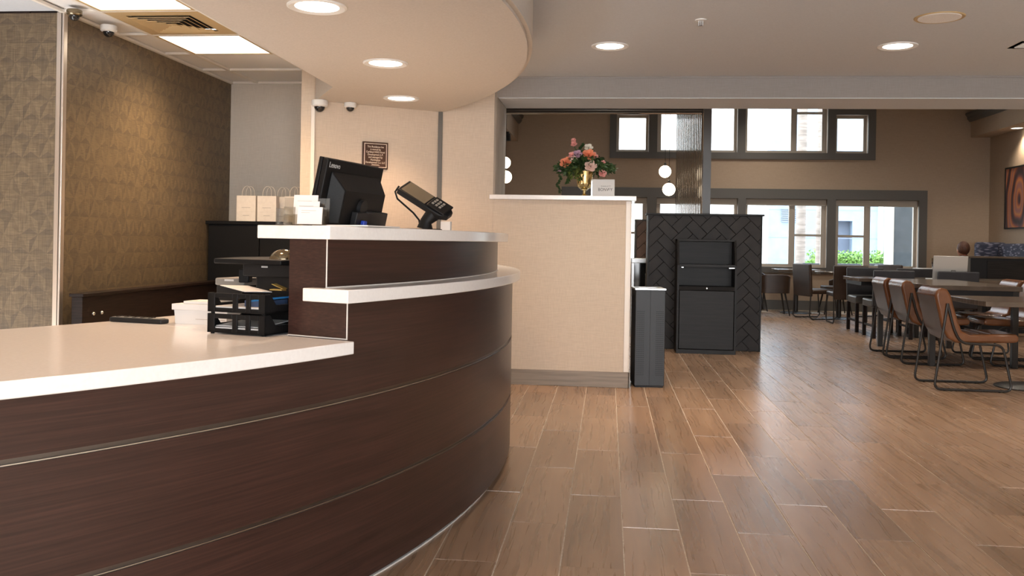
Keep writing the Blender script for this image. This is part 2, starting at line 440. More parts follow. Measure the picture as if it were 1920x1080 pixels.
# ------------------------------------------------------------------ mesh helpers
class MB:
    def __init__(self):
        self.v = []
        self.f = []
        self.m = []

    def add(self, vs, fs, mi=0):
        o = len(self.v)
        self.v += [tuple(x) for x in vs]
        self.f += [tuple(i + o for i in q) for q in fs]
        self.m += [mi] * len(fs)
        return self

    def box(self, x0, y0, z0, x1, y1, z1, T=None, mi=0):
        vs = [(x, y, z) for z in (z0, z1) for y in (y0, y1) for x in (x0, x1)]
        if T is not None:
            vs = [T @ Vector(v) for v in vs]
        return self.add(vs, [(0, 2, 3, 1), (4, 5, 7, 6), (0, 1, 5, 4), (2, 6, 7, 3), (0, 4, 6, 2), (1, 3, 7, 5)], mi)

    def prism(self, poly, z0, z1, T=None, mi=0):
        n = len(poly)
        vs = [(x, y, z0) for x, y in poly] + [(x, y, z1) for x, y in poly]
        if T is not None:
            vs = [T @ Vector(v) for v in vs]
        fs = [tuple(range(n))[::-1], tuple(range(n, 2 * n))] + [(i, (i + 1) % n, n + (i + 1) % n, n + i) for i in range(n)]
        return self.add(vs, fs, mi)

    def arc(self, r0, r1, z0, z1, a0, a1, step=1.5, c=(0, 0)):
        n = max(2, int(math.ceil(abs(a1 - a0) / step)))
        vs = []
        for i in range(n + 1):
            a = rad(a0 + (a1 - a0) * i / n)
            for r, z in ((r0, z0), (r1, z0), (r1, z1), (r0, z1)):
                vs.append((c[0] + r * math.cos(a), c[1] + r * math.sin(a), z))
        fs = []
        for i in range(n):
            b = 4 * i
            for k in range(4):
                fs.append((b + k, b + (k + 1) % 4, b + 4 + (k + 1) % 4, b + 4 + k))
        fs.append((3, 2, 1, 0))
        e = 4 * n
        fs.append((e, e + 1, e + 2, e + 3))
        return self.add(vs, fs)

    def lathe(self, prof, n=24, T=None, close=True):
        vs = []
        for r, z in prof:
            for i in range(n):
                a = 2 * pi * i / n
                vs.append((r * math.cos(a), r * math.sin(a), z))
        if T is not None:
            vs = [T @ Vector(v) for v in vs]
        fs = []
        for j in range(len(prof) - 1):
            for i in range(n):
                fs.append((j * n + i, j * n + (i + 1) % n, (j + 1) * n + (i + 1) % n, (j + 1) * n + i))
        if close:
            fs.append(tuple(range(n))[::-1])
            e = (len(prof) - 1) * n
            fs.append(tuple(range(e, e + n)))
        return self.add(vs, fs)

    def tube(self, pts, r, n=8, closed=False, rs=None):
        pts = [Vector(p) for p in pts]
        m = len(pts)
        vs = []
        up = None
        for i, p in enumerate(pts):
            a = pts[(i - 1) % m] if (i > 0 or closed) else p
            b = pts[(i + 1) % m] if (i < m - 1 or closed) else p
            t = (b - a).normalized()
            if up is None:
                up = Vector((0, 0, 1)) if abs(t.z) < 0.9 else Vector((1, 0, 0))
            u = t.cross(up).normalized()
            up = u.cross(t).normalized()
            rr = rs[i] if rs else r
            for k in range(n):
                ang = 2 * pi * k / n
                vs.append(p + (u * math.cos(ang) + up * math.sin(ang)) * rr)
        fs = []
        for i in range(m if closed else m - 1):
            j = (i + 1) % m
            for k in range(n):
                fs.append((i * n + k, i * n + (k + 1) % n, j * n + (k + 1) % n, j * n + k))
        if not closed:
            fs.append(tuple(range(n))[::-1])
            fs.append(tuple(range((m - 1) * n, m * n)))
        return self.add(vs, fs)

    def ball(self, c, r, n=16, k=10, sq=(1, 1, 1)):
        prof = [(max(1e-4, r * math.sin(pi * j / k)), -r * math.cos(pi * j / k)) for j in range(k + 1)]
        T = Matrix.Translation(c) @ Matrix.Diagonal((*sq, 1))
        return self.lathe(prof, n, T)

    def grid(self, x0, x1, z0, z1, holes, y0, y1):
        xs = sorted({x0, x1, *[h[0] for h in holes], *[h[1] for h in holes]})
        zs = sorted({z0, z1, *[h[2] for h in holes], *[h[3] for h in holes]})
        for i in range(len(xs) - 1):
            run = None
            for j in range(len(zs) - 1):
                cx, cz = (xs[i] + xs[i + 1]) / 2, (zs[j] + zs[j + 1]) / 2
                inside = any(h[0] < cx < h[1] and h[2] < cz < h[3] for h in holes)
                if not inside:
                    if run is None:
                        run = [zs[j], zs[j + 1]]
                    else:
                        run[1] = zs[j + 1]
                if (inside or j == len(zs) - 2) and run:
                    self.box(xs[i], y0, run[0], xs[i + 1], y1, run[1])
                    run = None
        return self

    def mesh(self, name, mats, smooth=True, ang=35):
        me = bpy.data.meshes.new(name)
        me.from_pydata([tuple(x) for x in self.v], [], self.f)
        for m in (mats if isinstance(mats, (list, tuple)) else [mats]):
            me.materials.append(m)
        if any(self.m):
            me.polygons.foreach_set('material_index', self.m)
        bm = bmesh.new()
        bm.from_mesh(me)
        bmesh.ops.recalc_face_normals(bm, faces=bm.faces)
        bm.to_mesh(me)
        bm.free()
        if smooth:
            me.polygons.foreach_set('use_smooth', [True] * len(me.polygons))
            me.set_sharp_from_angle(angle=rad(ang))
        me.update()
        return me

    def build(self, name, mats, parent=None, bevel=0.0, smooth=True, ang=35, loc=None):
        o = bpy.data.objects.new(name, self.mesh(name, mats, smooth, ang))
        COL.objects.link(o)
        if parent is not None:
            o.parent = parent
        if loc is not None:
            o.location = loc
        if bevel:
            b = o.modifiers.new('edge', 'BEVEL')
            b.width = bevel
            b.segments = 2
            b.limit_method = 'ANGLE'
            b.angle_limit = rad(50)
        return o


def clip_poly(poly, x0, x1, y0, y1):
    for ax, val, sgn in ((0, x0, 1), (0, x1, -1), (1, y0, 1), (1, y1, -1)):
        out = []
        n = len(poly)
        for i in range(n):
            a, b = poly[i], poly[(i + 1) % n]
            da, db = (a[ax] - val) * sgn, (b[ax] - val) * sgn
            if da >= 0:
                out.append(a)
            if (da >= 0) != (db >= 0):
                k = da / (da - db)
                out.append((a[0] + (b[0] - a[0]) * k, a[1] + (b[1] - a[1]) * k))
        poly = out
        if len(poly) < 3:
            return []
    return poly


def area(poly):
    return abs(sum(poly[i][0] * poly[(i + 1) % len(poly)][1] - poly[(i + 1) % len(poly)][0] * poly[i][1] for i in range(len(poly)))) / 2


def tag(o, label=None, cat=None, group=None, kind=None):
    if label:
        o['label'] = label
    if cat:
        o['category'] = cat
    if group:
        o['group'] = group
    if kind:
        o['kind'] = kind
    return o


def thing(name, label, cat, loc=(0, 0, 0), rz=0.0, group=None):
    o = bpy.data.objects.new(name, None)
    o.empty_display_size = 0.1
    COL.objects.link(o)
    o.location = loc
    o.rotation_euler = (0, 0, rz)
    return tag(o, label, cat, group)


def struct(o):
    o['kind'] = 'structure'
    return o


def dup(root, loc, rz=None, label=None):
    r = root.copy()
    COL.objects.link(r)
    r.location = loc
    if rz is not None:
        r.rotation_euler = (0, 0, rz)
    if label:
        r['label'] = label
    for ch in root.children:
        c = ch.copy()
        COL.objects.link(c)
        c.parent = r
        for g in ch.children:
            d = g.copy()
            COL.objects.link(d)
            d.parent = c
    return r


def lettering(txt, size, m, parent, loc, rot, align='CENTER', name='lettering', sx=1.0, space=1.0):
    cu = bpy.data.curves.new(name, 'FONT')
    cu.body = txt
    cu.size = size
    cu.align_x = align
    cu.align_y = 'CENTER'
    cu.extrude = 0.0003
    cu.space_character = space
    cu.resolution_u = 3
    cu.materials.append(m)
    tmp = bpy.data.objects.new(name, cu)
    COL.objects.link(tmp)
    bpy.context.view_layer.update()
    me = bpy.data.meshes.new_from_object(tmp.evaluated_get(bpy.context.evaluated_depsgraph_get()))
    bpy.data.objects.remove(tmp)
    me.name = name
    o = bpy.data.objects.new(name, me)
    COL.objects.link(o)
    o.parent = parent
    o.location = loc
    o.rotation_euler = rot
    o.scale = (sx, 1, 1)
    return o


# ================================================================== STRUCTURE
CX, CY, R = -5.009, 4.457, 4.519      # centre and radius of the curved desk front

# ---- floor
fl = struct(MB().box(-3.6, -5.2, -0.12, 6.8, 16.9, -0.0022).build('floor', M['grout'], smooth=False))
PW, PL = 0.2255, 0.907
g = 0.0040


def plank_mesh(b=0.0008):
    w, l = PW / 2 - g / 2, PL / 2 - g / 2
    mb = MB()
    mb.v = [(-w, -l, -0.003), (w, -l, -0.003), (w, l, -0.003), (-w, l, -0.003),
            (-w + b, -l + b, 0), (w - b, -l + b, 0), (w - b, l - b, 0), (-w + b, l - b, 0)]
    mb.f = [(4, 5, 6, 7), (0, 1, 5, 4), (1, 2, 6, 5), (2, 3, 7, 6), (3, 0, 4, 7)]
    mb.m = [0] * 5
    return mb


pm = plank_mesh().mesh('plank', M['plank'], smooth=False)
spots = []
for i in range(-4, 29):
    x = -0.148 + PW * i + PW / 2
    off = 4.10 if i % 2 == 0 else 4.575
    for j in range(-3, 14):
        y = off + PL * j + PL / 2
        if y > 16.4 or y < 2.2:
            continue
        if math.hypot(x - CX, y - CY) < R - 0.3 or (x < -0.95):
            continue
        if -0.95 < x < 0.1 and 7.3 < y < 7.6:
            pass
        # inside the field of view?
        dep = -math.sin(YAW) * x + math.cos(YAW) * y
        u = (math.cos(YAW) * x + math.sin(YAW) * y) / dep
        vis = dep > 0 and abs(u) < 0.60 + 0.75 / dep and y < 16.3
        if vis:
            spots.append((dep, x, y))
spots.sort()
for d, x, y in spots[:300]:
    o = bpy.data.objects.new('plank', pm)
    COL.objects.link(o)
    o.parent = fl
    o.location = (x, y, 0)
    o.rotation_euler = (random.uniform(-0.0022, 0.0022), random.uniform(-0.005, 0.005), 0)
rest = MB()
for d, x, y in spots[300:]:
    b = plank_mesh()
    rest.add([(vx + x, vy + y, vz) for vx, vy, vz in b.v], b.f)
if rest.f:
    rest.build('plank_field', M['plank'], fl, smooth=False)['kind'] = 'stuff'

# ---- ceiling of the lobby, tiled part behind the desk, roof slabs
cl = struct(MB().box(-1.9, -5.2, 2.45, 6.8, 7.2, 2.60).box(-3.6, -5.2, 2.50, -1.9, 7.7, 2.60).build('ceiling', M['ceil'], smooth=False))
mbg = MB()
for x in (-2.985, -2.375):
    mbg.box(x - 0.012, 1.0, 2.438, x + 0.012, 7.44, 2.456)
YG = [3.80, 4.41, 5.02, 5.63, 6.24, 6.85, 7.43]
for y in YG:
    mbg.box(-3.22, y - 0.012, 2.439, -1.885, y + 0.012, 2.456)
mbg.box(-3.22, 1.0, 2.435, -3.195, 7.44, 2.452)
mbg.box(-3.22, 7.415, 2.435, -2.3, 7.44, 2.452)
mbg.build('grid', M['grid'], cl, smooth=False)
XG = [(-3.22, -2.985), (-2.985, -2.375), (-2.375, -1.885)]
YT = [3.19] + YG
for a, b in XG:
    for k in range(len(YT) - 1):
        if a == -2.985 and k in (1, 2, 3, 4) and k != 1:
            if k in (2, 4):
                continue
            if k == 3:
                continue
        MB().box(a + 0.002, YT[k] + 0.002, 2.458, b - 0.002, YT[k + 1] - 0.002, 2.468).build('tile', M['tan'] if a == -2.375 else M['tile'], cl, smooth=False)  # right-hand column in the same tan as the vent, other tiles pale
# dining room ceiling, roof
struct(MB().box(-2.2, 7.74, 3.85, 6.8, 16.9, 4.0).build('ceiling_dining', M['ceil'], smooth=False))

# ---- curved soffit over the desk
poly = [(CX + (R + 0.06) * math.cos(rad(a)), CY + (R + 0.06) * math.sin(rad(a))) for a in [-46.9 + 1.4 * i for i in range(60)]]
poly = [p for p in poly if p[1] < 7.2]
poly += [(-1.345, 7.212), (-2.205, 6.622), (-1.885, 6.02)]
so = MB().prism(poly, 2.17, 2.186)
poly2 = [(CX + (R + 0.085) * math.cos(rad(a)), CY + (R + 0.085) * math.sin(rad(a))) for a in [-46.9 + 1.4 * i for i in range(60)]]
poly2 = [p for p in poly2 if p[1] < 7.19] + [(-1.345, 7.19), (-1.345, 7.212), (-2.205, 6.622), (-1.885, 6.02)]
so.prism(poly2, 2.186, 2.46)
struct(so.build('ceiling_soffit', M['soffit'], ang=30))

# ---- walls behind the desk
PA, PB = Vector((-2.21, 6.622, 0)), Vector((-1.345, 7.212, 0))
pd = (PB - PA).normalized()
pn = Vector((pd.y, -pd.x, 0))          # towards the lobby


def facets(mb, u0, u1, z0, z1, to3, rng):
    H, B = 0.113, 0.108
    k0 = int(math.floor(z0 / H)) - 1
    k1 = int(math.ceil(z1 / H)) + 1
    for k in range(k0, k1):
        i0 = int(math.floor(u0 / B)) - 2
        i1 = int(math.ceil(u1 / B)) + 2
        sh = B / 2 if k % 2 else 0
        for i in range(i0, i1):
            a = (i * B + sh, k * H)
            b = ((i + 1) * B + sh, k * H)
            t = (i * B + sh + B / 2, (k + 1) * H)
            t2 = (i * B + sh + 1.5 * B, (k + 1) * H)
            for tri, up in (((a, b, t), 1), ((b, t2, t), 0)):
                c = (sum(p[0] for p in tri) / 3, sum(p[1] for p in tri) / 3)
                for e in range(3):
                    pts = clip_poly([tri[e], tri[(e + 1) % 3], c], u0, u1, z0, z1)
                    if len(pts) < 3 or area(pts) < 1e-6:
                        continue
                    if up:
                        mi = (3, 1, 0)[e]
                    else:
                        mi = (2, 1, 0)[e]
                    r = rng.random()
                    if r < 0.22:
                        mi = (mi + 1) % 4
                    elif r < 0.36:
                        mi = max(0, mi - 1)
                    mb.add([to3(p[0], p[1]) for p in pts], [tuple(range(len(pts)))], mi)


rng = random.Random(3)
mb = MB()
facets(mb, 5.03, 7.44, 0, 2.437, lambda u, z: (-3.22, u, z), rng)
wl_ = struct(MB().box(-3.42, 5.035, 0, -3.2205, 7.64, 2.5).build('wall_left', M['dark_wood'], smooth=False))
mb.build('wallpaper', WP, wl_, smooth=False)
mb = MB()
facets(mb, -4.6, -3.225, 0, 2.437, lambda u, z: (u, 5.029, z), rng)
wl2 = struct(MB().box(-4.7, 5.0295, 0, -3.425, 5.25, 2.5).build('wall_left_return', M['dark_wood'], smooth=False))
mb.build('wallpaper', WP, wl2, smooth=False)
struct(MB().box(-3.245, 5.018, 0, -3.20, 5.0285, 2.44).box(-3.2195, 5.018, 0, -3.2085, 5.07, 2.44).build('trim_1', M['alu'], smooth=False, bevel=0.003))
struct(MB().box(-4.7, -5.2, 0, -4.6, 5.03, 2.5).build('wall_left_front', M['wall'], smooth=False))
struct(MB().box(-2.87, -5.05, 0, -2.76, 3.0, 2.46).build('wall_light_block', M['wall'], smooth=False))  # unseen wall, added to keep the front fill off the left return
struct(MB().box(-4.7, -5.2, 2.45, -3.22, 5.03, 2.5).build('ceiling_left', M['ceil'], smooth=False))
struct(MB().box(-3.4, 7.441, 0, -2.2, 7.6, 2.5).build('wall_alcove', M['wall_grey'], smooth=False))
sw = MB().box(-2.315, 6.622, 0, -2.212, 7.44, 2.45).box(-2.212, 6.70, 2.187, -1.5, 6.85, 2.45)
struct(sw.build('wall_stub', M['wall'], smooth=False))
struct(MB().box(-2.235, 6.612, 0, -2.204, 6.6218, 2.166).build('trim_2', M['corner'], bevel=0.003))
pw = MB()
pw.prism([(PA.x, PA.y), (PB.x, PB.y), (PB.x - pn.x * 0.15, PB.y - pn.y * 0.15), (PA.x - pn.x * 0.15, PA.y - pn.y * 0.15)], 0, 2.45)
struct(pw.build('wall_behind_desk', M['wall'], smooth=False))
# piece of wall right of it, then the opening with the half wall below
struct(MB().box(-1.345, 7.19, 0, -0.92, 7.74, 2.45).build('wall_pier', M['wall'], smooth=False))
struct(MB().prism([(-1.372, 7.178), (-1.338, 7.178), (-1.338, 7.1895), (-1.345, 7.1895), (-1.372, 7.193)], 0, 2.168).build('trim_3', M['casing'], smooth=False))
jb = MB().prism([(-0.9195, 7.193), (-0.905, 7.186), (-0.892, 7.20), (-0.888, 7.74), (-0.9195, 7.74)], 1.509, 2.4)
struct(jb.build('trim_4', M['jamb'], ang=60))
# beam over the opening
struct(MB().box(-0.9195, 7.19, 2.285, 6.8, 7.74, 2.45).build('wall_beam', M['beam'], smooth=False, bevel=0.004))
struct(MB().box(-0.888, 7.192, 2.279, 6.6, 7.738, 2.2848).build('beam_bounce_board', M['ceil'], smooth=False))  # added board, its paler paint stands for floor bounce under the beam
struct(MB().box(-2.2, 7.741, 2.46, 6.8, 7.9, 4.0).build('wall_above_beam', M['wall_dine'], smooth=False))
struct(MB().box(-0.9195, 7.181, 2.436, 6.8, 7.1895, 2.449).build('trim_5', M['beam'], smooth=False))
# half wall
struct(MB().box(-0.9195, 7.19, 0, 0.172, 7.56, 1.471).build('wall_half', M['wall'], smooth=False))
struct(MB().box(0.136, 7.181, 0.124, 0.1745, 7.1895, 1.471).box(0.1725, 7.181, 0.124, 0.181, 7.56, 1.471).build('trim_6', M['corner'], bevel=0.003))
struct(MB().box(-0.95, 7.176, 0, 0.184, 7.1895, 0.123).box(0.1725, 7.176, 0, 0.186, 7.565, 0.123).build('baseboard_front', M['base'], smooth=False, bevel=0.003))
# right wall and rear wall of the lobby (outside the picture), dining room shell
struct(MB().box(6.6, -5.2, 0, 6.8, 16.9, 4.0).build('wall_right', M['wall_dine'], smooth=False))
struct(MB().grid(-4.7, 6.8, 0, 2.6, [(-1.2, 4.4, 0.2, 2.4)], -5.25, -5.05).build('wall_rear', M['wall'], smooth=False))
struct(MB().box(-2.4, 7.6, 0, -2.2, 16.9, 4.0).build('wall_dining_left', M['wall_dine'], smooth=False))
holes = [(a, b, 0.764, 1.975) for a, b in LOWER] + [(a, b, 2.795, t) for a, b, t in UPPER]
struct(MB().grid(-2.4, 6.8, 0, 4.0, holes, 16.6, 16.8).build('wall_back', M['wall_dine'], smooth=False))
struct(MB().box(-2.2, 16.57, 0, 6.6, 16.5995, 0.17).build('baseboard_back', M['casing'], smooth=False))
struct(MB().grid(-0.86, 5.55, 0.66, 2.15, [(a, b, 0.764, 1.975) for a, b in LOWER], 16.55, 16.5995).build('trim_7', M['casing'], smooth=False))
struct(MB().grid(0.0, 4.66, 2.68, 3.80, [(a, b, 2.795, t) for a, b, t in UPPER], 16.55, 16.5995).build('trim_8', M['casing'], smooth=False))
struct(MB().box(6.27, 8.5, 3.09, 6.5995, 16.5995, 3.45).build('ceiling_bulkhead', M['wall_dine'], smooth=False))
cm = MB().prism([(0, 0), (-0.03, 0), (-0.07, 0.05), (-0.07, 0.08), (-0.10, 0.12), (-0.10, 0.15), (0.05, 0.15), (0.05, 0)], 0, 8.09,
                T=Matrix(((1, 0, 0, 6.272), (0, 0, 1, 8.5), (0, 1, 0, 3.36), (0, 0, 0, 1))))
struct(cm.build('trim_9', M['casing'], smooth=False))
struct(MB().box(-2.1995, 8.5, 2.98, -1.68, 16.5995, 3.42).build('ceiling_bulkhead_left', M['wall_dine'], smooth=False))
cm = MB().prism([(0, 0), (0.03, 0), (0.07, 0.05), (0.07, 0.08), (0.10, 0.12), (0.10, 0.15), (-0.05, 0.15), (-0.05, 0)], 0, 8.09,
                T=Matrix(((1, 0, 0, -1.682), (0, 0, 1, 8.5), (0, 1, 0, 3.30), (0, 0, 0, 1))))
struct(cm.build('trim_10', M['casing'], smooth=False))

# ---- windows
wi = 0


def window(x0, x1, z0, z1, mull, rail_side, rail_z, blind):
    global wi
    wi += 1
    y = 16.68
    f = 0.05
    fr = MB().grid(x0, x1, z0, z1, [(x0 + f, x1 - f, z0 + f, z1 - f)], y, y + 0.06)
    w = struct(fr.build('window_%d' % wi, M['sash'], smooth=False))
    xs = [x0 + f, x1 - f]
    if mull:
        MB().box(mull - 0.04, y - 0.01, z0 + f, mull + 0.04, y + 0.05, z1 - f).build('mullion', M['sash'], w, smooth=False)
        xs = [x0 + f, mull - 0.04, mull + 0.04, x1 - f]
    n = len(xs) // 2
    for i in range(n):
        a, b = xs[2 * i], xs[2 * i + 1]
        split = [z0 + f, z1 - f]
        if rail_z and (rail_side == i or rail_side == -1):
            MB().box(a, y - 0.005, rail_z - 0.02, b, y + 0.05, rail_z + 0.02).build('rail', M['sash'], w, smooth=False)
            MB().box(a, y, z0 + f, a + 0.025, y + 0.04, z1 - f).box(b - 0.025, y, z0 + f, b, y + 0.04, z1 - f).build('stile', M['sash'], w, smooth=False)
            split = [z0 + f, rail_z - 0.02, rail_z + 0.02, z1 - f]
        for k in range(len(split) // 2):
            MB().box(a, y + 0.018, split[2 * k], b, y + 0.026, split[2 * k + 1]).build('pane', M['pane'], w, smooth=False)
    if blind:
        MB().box(x0 + 0.004, 16.62, z1 - 0.115, x1 - 0.004, 16.675, z1 - 0.004).build('blind_cassette', M['blind'], w, smooth=False, bevel=0.008)
    return w


window(*LOWER[0], 0.764, 1.975, 0.15, 1, 1.33, True)
window(*LOWER[1], 0.764, 1.975, 1.55, 0, 1.33, True)
window(*LOWER[2], 0.764, 1.975, 3.255, 1, 1.335, True)
window(*LOWER[3], 0.764, 1.975, 4.58, 0, 1.33, True)
window(UPPER[0][0], UPPER[0][1], 2.795, 3.474, None, 0, None, False)
window(UPPER[1][0], UPPER[1][1], 2.795, 3.70, 1.45, 0, 3.52, False)
window(UPPER[2][0], UPPER[2][1], 2.795, 3.70, 3.265, 1, 3.52, False)
window(UPPER[3][0], UPPER[3][1], 2.795, 3.474, None, 0, None, False)

# ---- ribbed fin wall and ribbed header in the dining room
fin = struct(MB().box(1.052, 10.4, 0, 1.14, 14.4, 3.85).build('wall_ribbed', M['rib_dark'], smooth=False))
rm = MB().prism([(0.0, -0.08), (-0.014, -0.078), (-0.018, -0.070), (-0.0195, 0.0), (-0.018, 0.070), (-0.014, 0.078), (0.0, 0.08)], 0, 2.75)
rmesh = rm.mesh('rib', M['rib'], ang=60)
for k in range(19):
    o = bpy.data.objects.new('rib', rmesh)
    COL.objects.link(o)
    o.parent = fin
    o.location = (1.052, 10.50 + k * 0.212, 1.1)
hd = struct(MB().box(-2.2, 10.42, 2.625, 1.05, 10.52, 3.85).build('wall_ribbed_header', M['rib_dark'], smooth=False))
for k in range(12):
    z = 2.620 + k * 0.0285
    MB().tube([(-2.2, 10.415, z), (1.03, 10.415, z)], 0.013, 8).build('slat', M['rib_dark'] if k else M['rib'], hd)


# ================================================================== CEILING FIXTURES
def can(loc, r, label, inner):
    t = thing('recessed_light', label, 'ceiling light', loc, 0, 'recessed ceiling lights')
    MB().lathe([(inner, -0.001), (inner, -0.004), (r * 0.93, -0.010), (r, -0.006), (r, 0.0), (inner, 0.0)], 40, close=False).build('trim_ring', M['white_plastic'], t)
    MB().lathe([(0.0005, -0.0035), (inner * 0.75, -0.0045), (inner, -0.003)], 40, close=False).build('diffuser', M['led'], t)
    return t


can((-1.306, 3.92, 2.17), 0.132, 'lit round ceiling light in curved soffit, nearest of the three over the desk', 0.098)
can((-1.313, 5.2, 2.17), 0.132, 'lit round ceiling light in curved soffit, middle one of three over the desk', 0.097)
can((-1.52, 6.50, 2.17), 0.132, 'lit round soffit light close above the brown wall plaque', 0.097)
can((-0.01, 6.065, 2.45), 0.124, 'lit round light in flat grey ceiling, before the flower wall', 0.092)
can((1.846, 6.11, 2.45), 0.124, 'lit round light in flat grey ceiling beside the round speaker grille', 0.092)
can((6.47, 15.26, 3.09), 0.10, 'small warm round light in bulkhead above the painting', 0.08)


def panel(y0, label):
    t = thing('light_panel', label, 'ceiling light', (-2.68, y0 + 0.305, 2.445), 0, 'square light panels behind the desk')
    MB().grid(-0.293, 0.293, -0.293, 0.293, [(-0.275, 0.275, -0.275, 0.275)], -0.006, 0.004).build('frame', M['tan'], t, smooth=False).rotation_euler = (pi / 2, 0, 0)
    MB().box(-0.275, -0.275, -0.003, 0.275, 0.275, 0.003).build('diffuser', M['panel'], t, smooth=False)


panel(4.41, 'bright square ceiling light panel cut by the top of the frame')
panel(5.63, 'bright square ceiling light panel on the far side of the air vent')
v = thing('ceiling_vent', 'tan square air vent with nested louvres between two light panels', 'vent', (-2.68, 5.325, 2.445))
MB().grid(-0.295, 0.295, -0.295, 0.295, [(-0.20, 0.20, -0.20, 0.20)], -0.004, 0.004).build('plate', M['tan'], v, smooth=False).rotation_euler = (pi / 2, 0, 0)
MB().box(-0.2, -0.2, 0.010, 0.2, 0.2, 0.014).build('duct', M['black_gap'], v, smooth=False)
for k in range(5):
    a = 0.195 - k * 0.040
    b = a - 0.027
    q = MB()
    o1 = [(-a, -a), (a, -a), (a, a), (-a, a)]
    o2 = [(-b, -b), (b, -b), (b, b), (-b, b)]
    q.v = [(x, y, -0.014) for x, y in o1] + [(x, y, 0.000) for x, y in o2] + [(x * 0.99, y * 0.99, -0.016) for x, y in o1] + [(x * 0.985, y * 0.985, -0.002) for x, y in o2]
    q.f = [(i, (i + 1) % 4, 4 + (i + 1) % 4, 4 + i) for i in range(4)] + [(8 + i, 12 + i, 12 + (i + 1) % 4, 8 + (i + 1) % 4) for i in range(4)] + [(i, 8 + i, 8 + (i + 1) % 4, (i + 1) % 4) for i in range(4)]
    q.m = [0] * len(q.f)
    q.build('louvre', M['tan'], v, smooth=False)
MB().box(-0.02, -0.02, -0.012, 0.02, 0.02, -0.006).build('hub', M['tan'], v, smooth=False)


def dome(loc, label, body, s=1.0):
    t = thing('dome_camera', label, 'camera', loc, 0, 'dome security cameras')
    MB().lathe([(0.050 * s, 0.0), (0.054 * s, -0.006 * s), (0.054 * s, -0.034 * s), (0.046 * s, -0.042 * s), (0.036 * s, -0.044 * s)], 28).build('housing', body, t)
    MB().lathe([(0.036 * s * math.cos(rad(a)), -0.043 * s - 0.036 * s * math.sin(rad(a))) for a in range(0, 89, 11)], 24).build('dome', M['smoke'], t)


dome((-3.10, 4.96, 2.436), 'black dome camera on tiled ceiling by the papered wall corner', M['bronze'], 0.8)
dome((-3.11, 5.34, 2.436), 'white dome camera on tiled ceiling by the air vent', M['white_plastic'], 0.92)
dome((-2.165, 6.60, 2.169), 'white dome camera on soffit right beside the pale wall edge', M['white_plastic'], 1.12)
dome((-1.965, 6.72, 2.169), 'white dome camera on soffit, nearer the brown plaque', M['white_plastic'], 0.86)

sp = thing('ceiling_speaker', 'flat round speaker grille in the grey ceiling', 'speaker', (1.845, 5.36, 2.45))
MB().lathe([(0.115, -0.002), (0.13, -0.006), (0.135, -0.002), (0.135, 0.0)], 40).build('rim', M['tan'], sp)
MB().lathe([(0.001, -0.007), (0.114, -0.007), (0.114, 0.0)], 40).build('grille', M['tile'], sp)
sk = thing('fire_sprinkler', 'small pendant fire sprinkler in the grey ceiling', 'sprinkler', (0.516, 5.373, 2.45))
MB().lathe([(0.035, 0.0), (0.034, -0.005), (0.014, -0.008)], 24).build('escutcheon', M['white_plastic'], sk)
MB().lathe([(0.007, -0.006), (0.007, -0.034)], 12).box(-0.013, -0.0015, -0.036, -0.010, 0.0015, -0.008).box(0.010, -0.0015, -0.036, 0.013, 0.0015, -0.008).build('frame', M['steel'], sk)
MB().lathe([(0.003, -0.034), (0.014, -0.036), (0.015, -0.038), (0.003, -0.039)], 16).build('deflector', M['steel'], sk)
vt = thing('ceiling_vent', 'white air register in grey ceiling cut by the frame edge', 'vent', (2.72, 6.10, 2.45))
MB().grid(-0.16, 0.16, -0.11, 0.11, [(-0.13, 0.13, -0.08, 0.08)], 0.0, 0.008).build('frame', M['white_plastic'], vt, smooth=False).rotation_euler = (pi / 2, 0, 0)
for k in range(6):
    MB().box(-0.13, -0.07 + k * 0.026, -0.006, 0.13, -0.062 + k * 0.026, -0.001).build('slat', M['white_plastic'], vt, smooth=False)

# ================================================================== RECEPTION DESK
dk = thing('reception_desk', 'curved dark wood reception desk with white stone tops and metal reveals', 'desk', (CX, CY, 0))
A0, AJ, A1 = -48, -21.75, 33.0
MB().arc(R - 0.20, R - 0.039, 0, 0.05, A0, A1).build('toe_kick', M['wenge'], dk)
MB().arc(R - 0.039, R - 0.030, 0, 0.006, A0, A1).build('caulk_line', M['caulk'], dk)
MB().arc(R - 0.10, R, 0.038, 0.326, A0, A1).build('panel', M['wenge'], dk)
MB().arc(R - 0.10, R, 0.343, 0.624, A0, A1).build('panel', M['wenge'], dk)
up = MB().arc(R - 0.10, R, 0.641, 0.78, A0, AJ).arc(R - 0.24, R, 0.641, 0.938, AJ, A1)
up.build('panel', M['wenge'], dk)
for z in (0.3265, 0.6245):
    MB().arc(R - 0.08, R - 0.010, z, z + 0.0165, A0, A1).build('reveal_strip', M['chrome'], dk)
    MB().arc(R - 0.013, R - 0.004, z + 0.000, z + 0.003, A0, A1).build('reveal_edge', M['bright_edge'], dk)
# low work top with its part running on behind the raised section
MB().arc(R - 1.07, R + 0.045, 0.780, 0.820, A0, -22.0).build('countertop', M['quartz'], dk, bevel=0.003)
MB().arc(R - 1.07, R - 0.242, 0.780, 0.820, -22.0, 24).build('countertop', M['quartz'], dk)
MB().arc(R - 1.0, R - 0.96, 0.0, 0.78, A0, 24, 3).build('back_panel', M['dark_wood'], dk)
